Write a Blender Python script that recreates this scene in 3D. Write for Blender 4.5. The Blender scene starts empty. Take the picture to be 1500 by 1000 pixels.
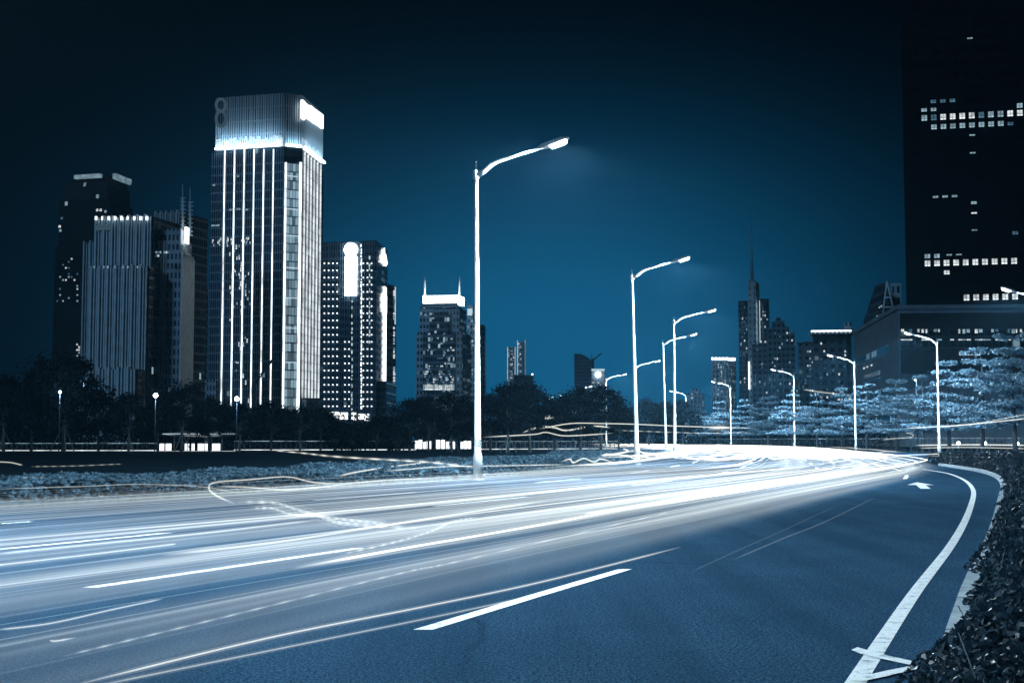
import bpy, math, random
import numpy as np
from mathutils import Vector, Matrix

random.seed(7)
rng = np.random.default_rng(11)
SC = bpy.context.scene
COL = SC.collection
R = math.radians

# ------------------------------------------------------------------ camera
F, CX, CY = 2000.0, 750.0, 500.0          # focal length and centre in photo pixels (1500 x 1000)
CAMH = 1.5
PITCH = math.atan(144.0 / F)
cam = bpy.data.cameras.new('camera')
cam.sensor_width = 36.0
cam.lens = 36.0 * F / 1500.0
cam.clip_start = 0.05
cam.clip_end = 20000
camo = bpy.data.objects.new('camera', cam)
COL.objects.link(camo)
camo.location = (0, 0, CAMH)
camo.rotation_euler = (math.pi / 2 + PITCH, 0, 0)
SC.camera = camo

# ------------------------------------------------------------------ sky and added fill sun
FILL_EL, FILL_AZ = R(27), R(218)          # azimuth clockwise from +Y: behind the camera, a little left
w = bpy.data.worlds.new('World')
SC.world = w
w.use_nodes = True
nt = w.node_tree
nt.nodes.clear()
N = nt.nodes.new
out = N('ShaderNodeOutputWorld')
tc = N('ShaderNodeTexCoord')
sep = N('ShaderNodeSeparateXYZ')
nt.links.new(tc.outputs['Generated'], sep.inputs[0])


def wm(op, a, b=None):
    n = N('ShaderNodeMath')
    n.operation = op
    for i, v in enumerate((a, b)):
        if v is None:
            continue
        if isinstance(v, (int, float)):
            n.inputs[i].default_value = v
        else:
            nt.links.new(v, n.inputs[i])
    return n.outputs[0]


az = wm('ARCTAN2', sep.outputs[0], sep.outputs[1])
el = wm('ARCSINE', sep.outputs[2])
GLOW_AZ, GLOW_EL, SIG_AZ, SIG_EL = R(1.6), R(3.4), R(12.4), R(7.4)
da = wm('DIVIDE', wm('SUBTRACT', az, GLOW_AZ), SIG_AZ)
de = wm('DIVIDE', wm('SUBTRACT', el, GLOW_EL), SIG_EL)
g = wm('EXPONENT', wm('MULTIPLY', wm('ADD', wm('MULTIPLY', da, da), wm('MULTIPLY', de, de)), -1.0))
bg1 = N('ShaderNodeBackground')            # city glow over the horizon
bg1.inputs[0].default_value = (0.012, 0.44, 1.0, 1)
nt.links.new(wm('MULTIPLY', g, 0.26), bg1.inputs[1])
sky = N('ShaderNodeTexSky')
sky.sky_type = 'NISHITA'
sky.sun_disc = False
sky.sun_elevation = FILL_EL
sky.sun_rotation = FILL_AZ
sky.air_density = 1.0
sky.dust_density = 0.3
tint = N('ShaderNodeMixRGB')
tint.blend_type = 'MULTIPLY'
tint.inputs[0].default_value = 1.0
tint.inputs[2].default_value = (0.15, 0.6, 1.0, 1)
nt.links.new(sky.outputs[0], tint.inputs[1])
bg2 = N('ShaderNodeBackground')
nt.links.new(tint.outputs[0], bg2.inputs[0])
bg2.inputs[1].default_value = 0.0002
add = N('ShaderNodeAddShader')
nt.links.new(bg1.outputs[0], add.inputs[0])
nt.links.new(bg2.outputs[0], add.inputs[1])
nt.links.new(add.outputs[0], out.inputs[0])

sl = bpy.data.lights.new('city_fill_sun', 'SUN')  # added dim sun standing in for city light on the facades
sl.energy = 0.5
sl.angle = R(10)
sl.color = (0.36, 0.66, 1.0)
so = bpy.data.objects.new('city_fill_sun', sl)
COL.objects.link(so)
sun_dir = Vector((math.sin(FILL_AZ) * math.cos(FILL_EL), math.cos(FILL_AZ) * math.cos(FILL_EL), math.sin(FILL_EL)))
so.rotation_euler = sun_dir.to_track_quat('Z', 'Y').to_euler()

vs = SC.view_settings
vs.view_transform = 'Standard'
vs.look = 'None'
vs.exposure = 0.0
vs.gamma = 1.0
vs.use_curve_mapping = False
SC.render.engine = 'CYCLES'
cy = SC.cycles
cy.use_denoising = True
cy.max_bounces = 6
cy.diffuse_bounces = 2
cy.glossy_bounces = 3
cy.transmission_bounces = 2
cy.volume_bounces = 0
cy.transparent_max_bounces = 96
cy.sample_clamp_indirect = 3.0
cy.sample_clamp_direct = 0.0
cy.caustics_reflective = False
cy.caustics_refractive = False

# ------------------------------------------------------------------ pixel helpers (measuring the photograph)
cp, sp = math.cos(PITCH), math.sin(PITCH)


def ray(px, py):
    u, v = (px - CX) / F, (CY - py) / F
    return Vector((u, cp - v * sp, sp + v * cp))


def at(px, py, d):
    """world point at distance d (along +Y) seen at pixel px, py"""
    r = ray(px, py)
    return Vector((r.x * d / r.y, d, CAMH + r.z * d / r.y))


def on_plane(px, py, h=0.0):
    r = ray(px, py)
    t = (h - CAMH) / r.z
    return Vector((r.x * t, r.y * t, h))


# ------------------------------------------------------------------ materials
def newmat(name):
    m = bpy.data.materials.new(name)
    m.use_nodes = True
    m.node_tree.nodes.clear()
    return m, m.node_tree


class NB:
    """small node builder"""
    def __init__(s, t):
        s.t = t

    def n(s, typ, **kw):
        x = s.t.nodes.new(typ)
        for k, v in kw.items():
            setattr(x, k, v)
        return x

    def l(s, a, b):
        s.t.links.new(a, b)

    def m(s, op, a, b=None, c=None):
        x = s.n('ShaderNodeMath', operation=op)
        for i, v in enumerate((a, b, c)):
            if v is None:
                continue
            if isinstance(v, (int, float)):
                x.inputs[i].default_value = v
            else:
                s.l(v, x.inputs[i])
        return x.outputs[0]

    def mix(s, fac, a, b):
        x = s.n('ShaderNodeMix', data_type='RGBA')
        for i, v in ((0, fac), (6, a), (7, b)):
            if isinstance(v, (int, float)):
                x.inputs[i].default_value = v
            elif isinstance(v, tuple):
                x.inputs[i].default_value = (v[0], v[1], v[2], 1)
            else:
                s.l(v, x.inputs[i])
        return x.outputs[2]

    def noise(s, vec, scale, detail=3, rough=0.5):
        x = s.n('ShaderNodeTexNoise')
        x.inputs['Scale'].default_value = scale
        x.inputs['Detail'].default_value = detail
        x.inputs['Roughness'].default_value = rough
        if vec is not None:
            s.l(vec, x.inputs['Vector'])
        return x.outputs[0]

    def ramp(s, v, lo, hi):
        x = s.n('ShaderNodeMapRange')
        s.l(v, x.inputs[0])
        x.inputs[1].default_value = lo
        x.inputs[2].default_value = hi
        return x.outputs[0]

    def coord(s, which='Object'):
        return s.n('ShaderNodeTexCoord').outputs[which]

    def bsdf(s, col, rough=0.5, metal=0.0, normal=None, spec=None, emit=None, estr=None):
        b = s.n('ShaderNodeBsdfPrincipled')
        for k, v in (('Base Color', col), ('Roughness', rough), ('Metallic', metal), ('Specular IOR Level', spec),
                     ('Emission Color', emit), ('Emission Strength', estr)):
            if v is None:
                continue
            if isinstance(v, tuple):
                b.inputs[k].default_value = (v[0], v[1], v[2], 1)
            elif isinstance(v, (int, float)):
                b.inputs[k].default_value = v
            else:
                s.l(v, b.inputs[k])
        if normal is not None:
            s.l(normal, b.inputs['Normal'])
        return b.outputs[0]

    def bump(s, h, strength=0.3, dist=0.02):
        b = s.n('ShaderNodeBump')
        b.inputs['Strength'].default_value = strength
        b.inputs['Distance'].default_value = dist
        s.l(h, b.inputs['Height'])
        return b.outputs[0]

    def out(s, sh):
        o = s.n('ShaderNodeOutputMaterial')
        s.l(sh, o.inputs['Surface'])


def plain(name, col, rough=0.6, metal=0.0, var=0.15, scale=3.0, bump=0.0):
    m, t = newmat(name)
    b = NB(t)
    c = b.coord()
    nz = b.noise(c, scale, 4)
    k = b.ramp(nz, 0.25, 0.75)
    dark = tuple(x * (1 - var) for x in col)
    lite = tuple(min(1, x * (1 + var)) for x in col)
    nrm = b.bump(b.noise(c, scale * 8, 3), bump, 0.01) if bump else None
    b.out(b.bsdf(b.mix(k, dark, lite), rough, metal, nrm))
    return m


def emit(name, col, strength, scale=None, lo=0.5, sampling='AUTO'):
    m, t = newmat(name)
    b = NB(t)
    e = b.n('ShaderNodeEmission')
    e.inputs[0].default_value = (*col, 1)
    if scale:
        v = b.ramp(b.noise(b.coord(), scale, 2), 0.3, 0.7)
        b.l(b.m('MULTIPLY', b.m('ADD', b.m('MULTIPLY', v, 1 - lo), lo), strength), e.inputs[1])
    else:
        e.inputs[1].default_value = strength
    b.out(e.outputs[0])
    m.cycles.emission_sampling = sampling
    return m


WHITE = (1.0, 0.97, 0.88)
COOL = (0.55, 0.85, 1.0)


def facade(name, wall, glass, cw=3.0, ch=3.6, fx=0.6, fy=0.55, lit=0.04, lit_strength=0.8, rough=0.35, glass_rough=0.08, spec=0.5):
    """wall of windows laid out in the wall's own metres: u along it, v up it"""
    m, t = newmat(name)
    b = NB(t)
    uv = b.n('ShaderNodeUVMap').outputs[0]
    s = b.n('ShaderNodeSeparateXYZ')
    b.l(uv, s.inputs[0])
    u = b.m('DIVIDE', s.outputs[0], cw)
    v = b.m('DIVIDE', s.outputs[1], ch)
    fu, fv = b.m('FRACT', u), b.m('FRACT', v)
    mu = b.m('LESS_THAN', b.m('ABSOLUTE', b.m('SUBTRACT', fu, 0.5)), fx / 2)
    mv = b.m('LESS_THAN', b.m('ABSOLUTE', b.m('SUBTRACT', fv, 0.5)), fy / 2)
    win = b.m('MULTIPLY', mu, mv)
    cell = b.n('ShaderNodeCombineXYZ')
    b.l(b.m('FLOOR', u), cell.inputs[0])
    b.l(b.m('FLOOR', v), cell.inputs[1])
    wn = b.n('ShaderNodeTexWhiteNoise', noise_dimensions='2D')
    b.l(cell.outputs[0], wn.inputs['Vector'])
    r1 = wn.outputs['Value']
    sc = b.n('ShaderNodeSeparateColor')
    b.l(wn.outputs['Color'], sc.inputs[0])
    on = b.m('GREATER_THAN', r1, 1.0 - lit)
    st = b.m('MULTIPLY', b.m('MULTIPLY', on, win), b.m('MULTIPLY', b.m('ADD', sc.outputs[1], 0.15), lit_strength))
    nz = b.noise(b.coord(), 0.15, 4)
    wallc = b.mix(b.ramp(nz, 0.3, 0.7), tuple(x * 0.75 for x in wall), tuple(x * 1.15 for x in wall))
    gl = b.mix(sc.outputs[2], tuple(x * 0.5 for x in glass), tuple(x * 1.6 for x in glass))
    colr = b.mix(win, wallc, gl)
    rg = b.m('ADD', b.m('MULTIPLY', win, glass_rough - rough), rough)
    b.out(b.bsdf(colr, rg, 0.0, None, spec, COOL, st))
    m.cycles.emission_sampling = 'NONE'
    return m


# asphalt: fine grain, patches, faint tyre wear along the lanes
m, t = newmat('asphalt')
b = NB(t)
c = b.coord()
grain = b.noise(c, 38, 3, 0.75)
grit = b.noise(c, 85, 1, 0.5)
patch = b.noise(c, 0.55, 5, 0.6)
col = b.mix(b.ramp(patch, 0.3, 0.7), (0.028, 0.077, 0.138), (0.042, 0.108, 0.184))
col = b.mix(b.ramp(grain, 0.40, 0.60), (0.006, 0.023, 0.048), col)
col = b.mix(b.ramp(grit, 0.62, 0.74), col, (0.16, 0.30, 0.45))
# dark tyre tracks and sealed cracks running with the road, drip stains
sx = b.n('ShaderNodeMapping')
sx.inputs['Rotation'].default_value = (0, 0, R(20))
sx.inputs['Scale'].default_value = (1.0, 0.035, 1.0)
b.l(c, sx.inputs['Vector'])
track = b.ramp(b.noise(sx.outputs[0], 1.1, 4, 0.6), 0.42, 0.62)
col = b.mix(b.m('MULTIPLY', track, 0.38), col, (0.012, 0.036, 0.068))
vo = b.n('ShaderNodeTexVoronoi', feature='DISTANCE_TO_EDGE')
wv = b.n('ShaderNodeMix', data_type='VECTOR')
wv.inputs[0].default_value = 0.25
nzv = b.n('ShaderNodeTexNoise')
nzv.inputs['Scale'].default_value = 0.8
nzv.inputs['Detail'].default_value = 5
b.l(c, nzv.inputs['Vector'])
b.l(c, wv.inputs[4])
b.l(nzv.outputs['Color'], wv.inputs[5])
b.l(wv.outputs[1], vo.inputs['Vector'])
vo.inputs['Scale'].default_value = 0.30
crack = b.m('MULTIPLY', b.m('LESS_THAN', vo.outputs['Distance'], 0.006), b.ramp(b.noise(c, .16, 2), .5, .58))
col = b.mix(b.m('MULTIPLY', crack, 0.3), col, (0.006, 0.02, 0.045))
rg = b.m('ADD', b.m('MULTIPLY', patch, 0.15), 0.72)
b.out(b.bsdf(col, rg, 0, b.bump(b.m('ADD', grain, b.m('MULTIPLY', grit, 0.5)), 0.6, 0.015), 0.0))
M_ASPH = m

m, t = newmat('road_paint')
b = NB(t)
c = b.coord()
wear = b.noise(c, 9, 6, 0.7)
fine = b.noise(c, 90, 2, 0.6)
k = b.m('MULTIPLY', b.ramp(wear, 0.34, 0.48), b.ramp(fine, 0.25, 0.48))
b.out(b.bsdf(b.mix(k, (0.10, 0.18, 0.26), (0.70, 0.77, 0.80)), 0.6, 0, b.bump(fine, 0.3, 0.004)))
M_PAINT = m

m, t = newmat('kerb_stone')
b = NB(t)
c = b.coord()
nz = b.noise(c, 4, 6, 0.65)
b.out(b.bsdf(b.mix(b.ramp(nz, 0.3, 0.7), (0.10, 0.16, 0.21), (0.30, 0.38, 0.43)), 0.8, 0, b.bump(nz, 0.4, 0.02)))
M_KERB = m

m, t = newmat('soil_and_turf')
b = NB(t)
c = b.coord()
n1 = b.noise(c, 0.12, 6, 0.65)
n2 = b.noise(c, 3.0, 4, 0.7)
col = b.mix(b.ramp(n1, 0.35, 0.7), (0.010, 0.022, 0.036), (0.026, 0.055, 0.08))
col = b.mix(b.ramp(n2, 0.3, 0.75), tuple((0.006, 0.014, 0.024)), col)
b.out(b.bsdf(col, 0.95, 0, b.bump(n2, 0.6, 0.08), 0.0))
M_TURF = m


def leafmat(name, a, bcol, rough=0.55, spec=0.3):
    m, t = newmat(name)
    b = NB(t)
    oi = b.n('ShaderNodeObjectInfo')
    g_ = b.n('ShaderNodeNewGeometry')
    nz = b.noise(g_.outputs['Position'], 0.6, 3)
    f = b.m('ADD', b.m('MULTIPLY', g_.outputs['Random Per Island'], 0.7), b.m('MULTIPLY', nz, 0.3))
    colr = b.mix(f, a, bcol)
    pr = b.bsdf(colr, rough, 0, None, spec)
    tr = b.n('ShaderNodeBsdfTranslucent')
    b.l(colr, tr.inputs[0])
    mx = b.n('ShaderNodeMixShader')
    mx.inputs[0].default_value = 0.25
    b.l(pr, mx.inputs[1])
    b.l(tr.outputs[0], mx.inputs[2])
    b.out(mx.outputs[0])
    return m


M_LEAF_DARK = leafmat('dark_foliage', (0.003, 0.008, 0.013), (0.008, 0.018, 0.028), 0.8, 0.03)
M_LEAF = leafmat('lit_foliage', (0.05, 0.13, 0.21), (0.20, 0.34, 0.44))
M_LEAF_HEDGE = leafmat('hedge_leaves', (0.004, 0.014, 0.024), (0.020, 0.050, 0.078), 0.45, 0.2)
M_LEAF_STRIP = leafmat('groundcover_leaves', (0.020, 0.060, 0.10), (0.115, 0.21, 0.28), 0.7, 0.1)
M_BARK = plain('bark', (0.05, 0.075, 0.095), 0.9, 0, 0.4, 6, 0.5)
M_STAKE = plain('timber_stake', (0.12, 0.16, 0.19), 0.9, 0, 0.3, 6)
M_POLE = plain('white_pole_paint', (0.74, 0.79, 0.80), 0.38, 0.0, 0.06, 5)
M_HEAD = plain('grey_lamp_housing', (0.50, 0.58, 0.62), 0.4, 0.2, 0.08, 12)
M_METAL = plain('dark_metal', (0.05, 0.08, 0.11), 0.45, 0.6, 0.2, 5)
M_GALV = plain('galvanised_metal', (0.28, 0.36, 0.42), 0.45, 0.5, 0.2, 5)


def ledmat(name, col, strength, seed):
    """strips of small lamps: brightness wanders up the strip, short gaps between the units"""
    m, t = newmat(name)
    b = NB(t)
    pos = b.n('ShaderNodeNewGeometry').outputs['Position']
    mp = b.n('ShaderNodeMapping')
    mp.inputs['Location'].default_value = (seed * 3.1, 0, 0)
    mp.inputs['Scale'].default_value = (.5, .5, .09)
    b.l(pos, mp.inputs['Vector'])
    v = b.ramp(b.noise(mp.outputs[0], 1.0, 4, .6), .3, .7)
    s_ = b.n('ShaderNodeSeparateXYZ')
    b.l(pos, s_.inputs[0])
    gap = b.m('LESS_THAN', b.m('FRACT', b.m('DIVIDE', s_.outputs[2], 4.0)), .12)
    k = b.m('MULTIPLY', b.m('ADD', b.m('MULTIPLY', v, .85), .3), b.m('SUBTRACT', 1.0, b.m('MULTIPLY', gap, .3)))
    e = b.n('ShaderNodeEmission')
    e.inputs[0].default_value = (*col, 1)
    b.l(b.m('MULTIPLY', k, strength), e.inputs[1])
    b.out(e.outputs[0])
    return m


M_LENS = emit('lamp_lens', (0.9, 0.97, 1.0), 9.0, sampling='NONE')
M_GLOBE = emit('globe_light', WHITE, 50.0)


def winmat(name, col, strength):
    m, t = newmat(name)
    b = NB(t)
    pos = b.n('ShaderNodeNewGeometry').outputs['Position']
    oc = b.n('ShaderNodeSeparateXYZ')
    b.l(b.coord(), oc.inputs[0])
    v = b.ramp(b.noise(pos, 0.8, 3, .6), 0.3, 0.7)
    bar = b.m('MAXIMUM', b.m('LESS_THAN', b.m('ABSOLUTE', oc.outputs[0]), .05), b.m('LESS_THAN', b.m('ABSOLUTE', b.m('ADD', oc.outputs[2], .22)), .05))
    low = b.m('MULTIPLY', b.m('LESS_THAN', oc.outputs[2], -.22), .5)
    k = b.m('MULTIPLY', b.m('ADD', b.m('MULTIPLY', v, .8), b.m('ADD', .3, low)), b.m('SUBTRACT', 1.0, b.m('MULTIPLY', bar, .75)))
    e = b.n('ShaderNodeEmission')
    e.inputs[0].default_value = (*col, 1)
    b.l(b.m('MULTIPLY', k, strength), e.inputs[1])
    b.out(e.outputs[0])
    m.cycles.emission_sampling = 'NONE'
    return m


M_WIN = [winmat('lit_window_bright', (0.88, 0.97, 1.0), 1.0), winmat('lit_window_mid', (0.55, 0.84, 1.0), 0.55), winmat('lit_window_dim', (0.30, 0.68, 1.0), 0.22)]
M_LED = emit('led_strip', (0.95, 0.98, 1.0), 2.6)
M_LEDV = ledmat('uneven_led_strip', (0.86, 0.95, 1.0), 3.0, 1)
M_LEDS = ledmat('uneven_side_led_strip', (0.86, 0.95, 1.0), 1.25, 3)
M_LED_SOFT = emit('soft_led_strip', (0.7, 0.9, 1.0), 0.75)
M_SIGN = emit('lit_sign', (1.0, 0.98, 0.93), 14.0)
M_SIGN_SOFT = emit('crown_sign', (1.0, 0.98, 0.93), 4.0)
M_SIGN_DIM = emit('dim_sign', (0.35, 0.65, 0.9), 0.11, sampling='NONE')

# light streaks: exposure trails and road glow built as emitting shapes, brightness stored on the streak itself
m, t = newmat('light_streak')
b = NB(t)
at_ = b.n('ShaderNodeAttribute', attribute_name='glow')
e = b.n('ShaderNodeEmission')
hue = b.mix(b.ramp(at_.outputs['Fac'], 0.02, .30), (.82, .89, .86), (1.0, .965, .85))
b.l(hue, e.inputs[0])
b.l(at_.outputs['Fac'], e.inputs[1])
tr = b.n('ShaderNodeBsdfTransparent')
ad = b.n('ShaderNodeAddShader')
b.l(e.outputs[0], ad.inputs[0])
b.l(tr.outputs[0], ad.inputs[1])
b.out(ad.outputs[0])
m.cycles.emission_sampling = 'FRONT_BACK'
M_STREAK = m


# ------------------------------------------------------------------ mesh builder
class MB:
    def __init__(s):
        s.v, s.f, s.uv, s.glow, s.smooth = [], [], [], [], []

    def quad(s, a, b, c, d, uv=None, smooth=False):
        i = len(s.v)
        s.v += [tuple(a), tuple(b), tuple(c), tuple(d)]
        s.f.append((i, i + 1, i + 2, i + 3))
        s.uv.append(uv or ((0, 0), (1, 0), (1, 1), (0, 1)))
        s.smooth.append(smooth)

    def poly(s, pts, uv=None):
        i = len(s.v)
        s.v += [tuple(p) for p in pts]
        s.f.append(tuple(range(i, i + len(pts))))
        s.uv.append(uv or tuple((p[0], p[1]) for p in pts))
        s.smooth.append(False)

    def box8(s, p):
        """p: bottom 4 (ccw from above), top 4"""
        L1 = (Vector(p[1]) - Vector(p[0])).length
        for q in ((0, 3, 2, 1), (4, 5, 6, 7), (0, 1, 5, 4), (1, 2, 6, 5), (2, 3, 7, 6), (3, 0, 4, 7)):
            a, bb, cc, dd = (Vector(p[k]) for k in q)
            wd, hh = (bb - a).length, (dd - a).length
            s.quad(a, bb, cc, dd, ((0, a.z), (wd, a.z), (wd, a.z + hh), (0, a.z + hh)))

    def box(s, x0, x1, y0, y1, z0, z1):
        s.box8([(x0, y0, z0), (x1, y0, z0), (x1, y1, z0), (x0, y1, z0), (x0, y0, z1), (x1, y0, z1), (x1, y1, z1), (x0, y1, z1)])

    def prism(s, pts, z0, z1, top=None, scale=None):
        """vertical prism over a footprint (ccw from above); walls carry metres in their uv. top: other footprint at z1"""
        top = top or pts
        u = 0.0
        n = len(pts)
        for i in range(n):
            a, bb = Vector((*pts[i], z0)), Vector((*pts[(i + 1) % n], z0))
            c, d = Vector((*top[(i + 1) % n], z1)), Vector((*top[i], z1))
            wd = (bb - a).length
            s.quad(a, bb, c, d, ((u, z0), (u + wd, z0), (u + wd, z1), (u, z1)))
            u += wd
        s.poly([(*p, z1) for p in top])
        s.poly([(*p, z0) for p in reversed(pts)])

    def tube(s, pts, rad, seg=8, glow=None, caps=True, smooth=True, flat=1.0):
        pts = [Vector(p) for p in pts]
        n = len(pts)
        if not hasattr(rad, '__len__'):
            rad = [rad] * n
        i0 = len(s.v)
        for i, p in enumerate(pts):
            tg = (pts[min(i + 1, n - 1)] - pts[max(i - 1, 0)]).normalized()
            ref = Vector((0, 0, 1)) if abs(tg.z) < 0.9 else Vector((0, 1, 0))
            a = tg.cross(ref).normalized()
            c = a.cross(tg).normalized()
            for k in range(seg):
                th = 2 * math.pi * k / seg
                s.v.append(tuple(p + a * math.cos(th) * rad[i] + c * math.sin(th) * rad[i] * flat))
                if glow is not None:
                    s.glow.append(glow[i] if hasattr(glow, '__len__') else glow)
        for i in range(n - 1):
            for k in range(seg):
                k2 = (k + 1) % seg
                s.f.append((i0 + i * seg + k, i0 + i * seg + k2, i0 + (i + 1) * seg + k2, i0 + (i + 1) * seg + k))
                s.uv.append(((0, 0), (1, 0), (1, 1), (0, 1)))
                s.smooth.append(smooth)
        if caps:
            s.f.append(tuple(i0 + k for k in reversed(range(seg))))
            s.uv.append(tuple((0, 0) for _ in range(seg)))
            s.smooth.append(False)
            s.f.append(tuple(i0 + (n - 1) * seg + k for k in range(seg)))
            s.uv.append(tuple((0, 0) for _ in range(seg)))
            s.smooth.append(False)

    def lathe(s, prof, seg=16, c=(0, 0, 0)):
        s.tube([(c[0], c[1], c[2] + z) for _, z in prof], [max(r, 1e-4) for r, _ in prof], seg)

    def mesh(s, name, mat, off=(0, 0, 0)):
        me = bpy.data.meshes.new(name)
        o = Vector(off)
        me.from_pydata([(x - o.x, y - o.y, z - o.z) for x, y, z in s.v], [], s.f)
        ul = me.uv_layers.new(name='UVMap')
        flat = [c for fuv in s.uv for p in fuv for c in p]
        ul.data.foreach_set('uv', flat)
        me.polygons.foreach_set('use_smooth', s.smooth)
        if s.glow:
            a = me.attributes.new('glow', 'FLOAT', 'POINT')
            a.data.foreach_set('value', s.glow)
        me.materials.append(mat)
        me.update()
        return me


ORIGIN = {}


def part(name, mb, mat, parent, label=None):
    """a mesh given in world coordinates, parented to a thing (or to a part of it)"""
    root = parent
    while root.parent:
        root = root.parent
    o = bpy.data.objects.new(name, mb.mesh(name, mat, ORIGIN[root.name]))
    COL.objects.link(o)
    o.parent = parent
    if label:
        o['label'] = label
    return o


def thing(name, label, cat, loc=(0, 0, 0), group=None):
    o = bpy.data.objects.new(name, None)
    COL.objects.link(o)
    o.empty_display_size = 0.5
    o.location = loc
    o['label'] = label
    o['category'] = cat
    if group:
        o['group'] = group
    ORIGIN[o.name] = Vector(loc)
    return o


def single(name, mb, mat, label, cat, loc=(0, 0, 0), group=None):
    o = bpy.data.objects.new(name, mb.mesh(name, mat, loc))
    COL.objects.link(o)
    o.location = loc
    o['label'] = label
    o['category'] = cat
    if group:
        o['group'] = group
    return o


def setting(name, mb, mat, kind='structure'):
    o = bpy.data.objects.new(name, mb.mesh(name, mat))
    COL.objects.link(o)
    o['kind'] = kind
    return o


def copy_tree(o, parent=None):
    c = o.copy()
    COL.objects.link(c)
    if parent:
        c.parent = parent
    for ch in list(o.children):
        copy_tree(ch, c)
    return c


def leaves_mesh(name, P, size, mat, normal=None, tilt=1.0, aspect=0.55):
    """many small pointed leaves; P: n x 3, size: n"""
    n = len(P)
    P = np.asarray(P, float)
    size = np.broadcast_to(np.asarray(size, float), (n,))
    nr = rng.normal(size=(n, 3)) * tilt
    nr += np.array(normal if normal is not None else (0, 0, 0.6))
    nr /= np.linalg.norm(nr, axis=1)[:, None] + 1e-9
    d = rng.normal(size=(n, 3))
    d -= nr * (d * nr).sum(1)[:, None]
    d /= np.linalg.norm(d, axis=1)[:, None] + 1e-9
    s2 = np.cross(nr, d)
    L = size[:, None]
    v = np.empty((n, 4, 3))
    v[:, 0] = P - d * L * 0.5
    v[:, 1] = P + s2 * L * aspect * 0.5 - d * L * 0.05 + nr * L * 0.08
    v[:, 2] = P + d * L * 0.5 - nr * L * 0.06
    v[:, 3] = P - s2 * L * aspect * 0.5 - d * L * 0.05 + nr * L * 0.08
    me = bpy.data.meshes.new(name)
    me.vertices.add(n * 4)
    me.vertices.foreach_set('co', v.reshape(-1))
    me.loops.add(n * 4)
    me.loops.foreach_set('vertex_index', np.arange(n * 4, dtype=np.int32))
    me.polygons.add(n)
    me.polygons.foreach_set('loop_start', np.arange(0, n * 4, 4, dtype=np.int32))
    me.polygons.foreach_set('loop_total', np.full(n, 4, dtype=np.int32))
    me.materials.append(mat)
    me.update(calc_edges=True)
    return me


# ------------------------------------------------------------------ road geometry
def table(tab):
    ys = np.array([a for a, _ in tab], float)
    xs = np.array([b_ for _, b_ in tab], float)
    # smooth (Catmull-Rom style) interpolation through the table
    sl_ = np.gradient(xs, ys)

    def fn(y):
        y = min(max(y, ys[0]), ys[-1])
        i = min(max(int(np.searchsorted(ys, y) - 1), 0), len(ys) - 2)
        h = ys[i + 1] - ys[i]
        t_ = (y - ys[i]) / h
        h00, h10 = 2 * t_**3 - 3 * t_**2 + 1, t_**3 - 2 * t_**2 + t_
        h01, h11 = -2 * t_**3 + 3 * t_**2, t_**3 - t_**2
        return float(h00 * xs[i] + h10 * h * sl_[i] + h01 * xs[i + 1] + h11 * h * sl_[i + 1])
    return fn


Lx = table([(-20, -36), (0, -26), (29.4, -11.4), (51, -2.2), (83.6, 6.7), (116, 13.0), (143, 15.2), (190, 16.3), (228, 15), (280, 12.3), (340, 8), (420, 0)])
Rx = table([(-20, -8.2), (0, -0.6), (8.4, 2.55), (13.3, 4.35), (19.2, 6.6), (31, 10.95), (42, 14.95), (53.6, 18.9), (62.5, 21.4), (75, 24.0), (90, 26.5), (110, 30), (141, 35.5), (178, 39), (214, 40), (258, 38), (308, 35), (420, 25)])
Ex = table([(-20, -8.6), (0, -1.0), (8.4, 2.06), (13.3, 3.86), (19.2, 6.1), (31, 10.35), (42, 14.1), (53.6, 17.55), (62.5, 19.75), (68, 20.7), (80, 21.6)])


def ribbon(fa, fb, ys, z):
    mb = MB()
    for y0, y1 in zip(ys[:-1], ys[1:]):
        mb.quad((fa(y0), y0, z), (fb(y0), y0, z), (fb(y1), y1, z), (fa(y1), y1, z))
    return mb


YS = [-20 + 2.0 * i for i in range(61)] + [105 + 8.0 * i for i in range(40)]

mb = MB()
for ix in range(-10, 10):
    for iy in range(-2, 18):
        s_ = 300
        mb.quad((ix * s_, iy * s_, -0.02), (ix * s_ + s_, iy * s_, -0.02), (ix * s_ + s_, iy * s_ + s_, -0.02), (ix * s_, iy * s_ + s_, -0.02))
setting('ground', mb, M_TURF)
setting('road', ribbon(Lx, Rx, YS, 0.0), M_ASPH)
mb = MB()
mb.poly([(24.2, 82, -0.006), (34, 96, -0.006), (200, 104, -0.006), (200, 150, -0.006), (60, 168, -0.006), (38, 200, -0.006), (28, 190, -0.006), (24, 110, -0.006)])
setting('cross_road', mb, M_ASPH)

# painted markings, 4 mm proud
yy = [-4 + 0.8 * i for i in range(30)] + [20.4 + 1.5 * i for i in range(34)]
yy = [y for y in yy if y < 70]
mk = MB()
for y0, y1 in zip(yy[:-1], yy[1:]):
    mk.quad((Ex(y0) - 0.068, y0, 0.004), (Ex(y0) + 0.068, y0, 0.004), (Ex(y1) + 0.068, y1, 0.004), (Ex(y1) - 0.068, y1, 0.004))
setting('edge_line_marking', mk, M_PAINT)


def lane_x(wf, y):
    return Lx(y) * (1 - wf) + Rx(y) * wf


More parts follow.
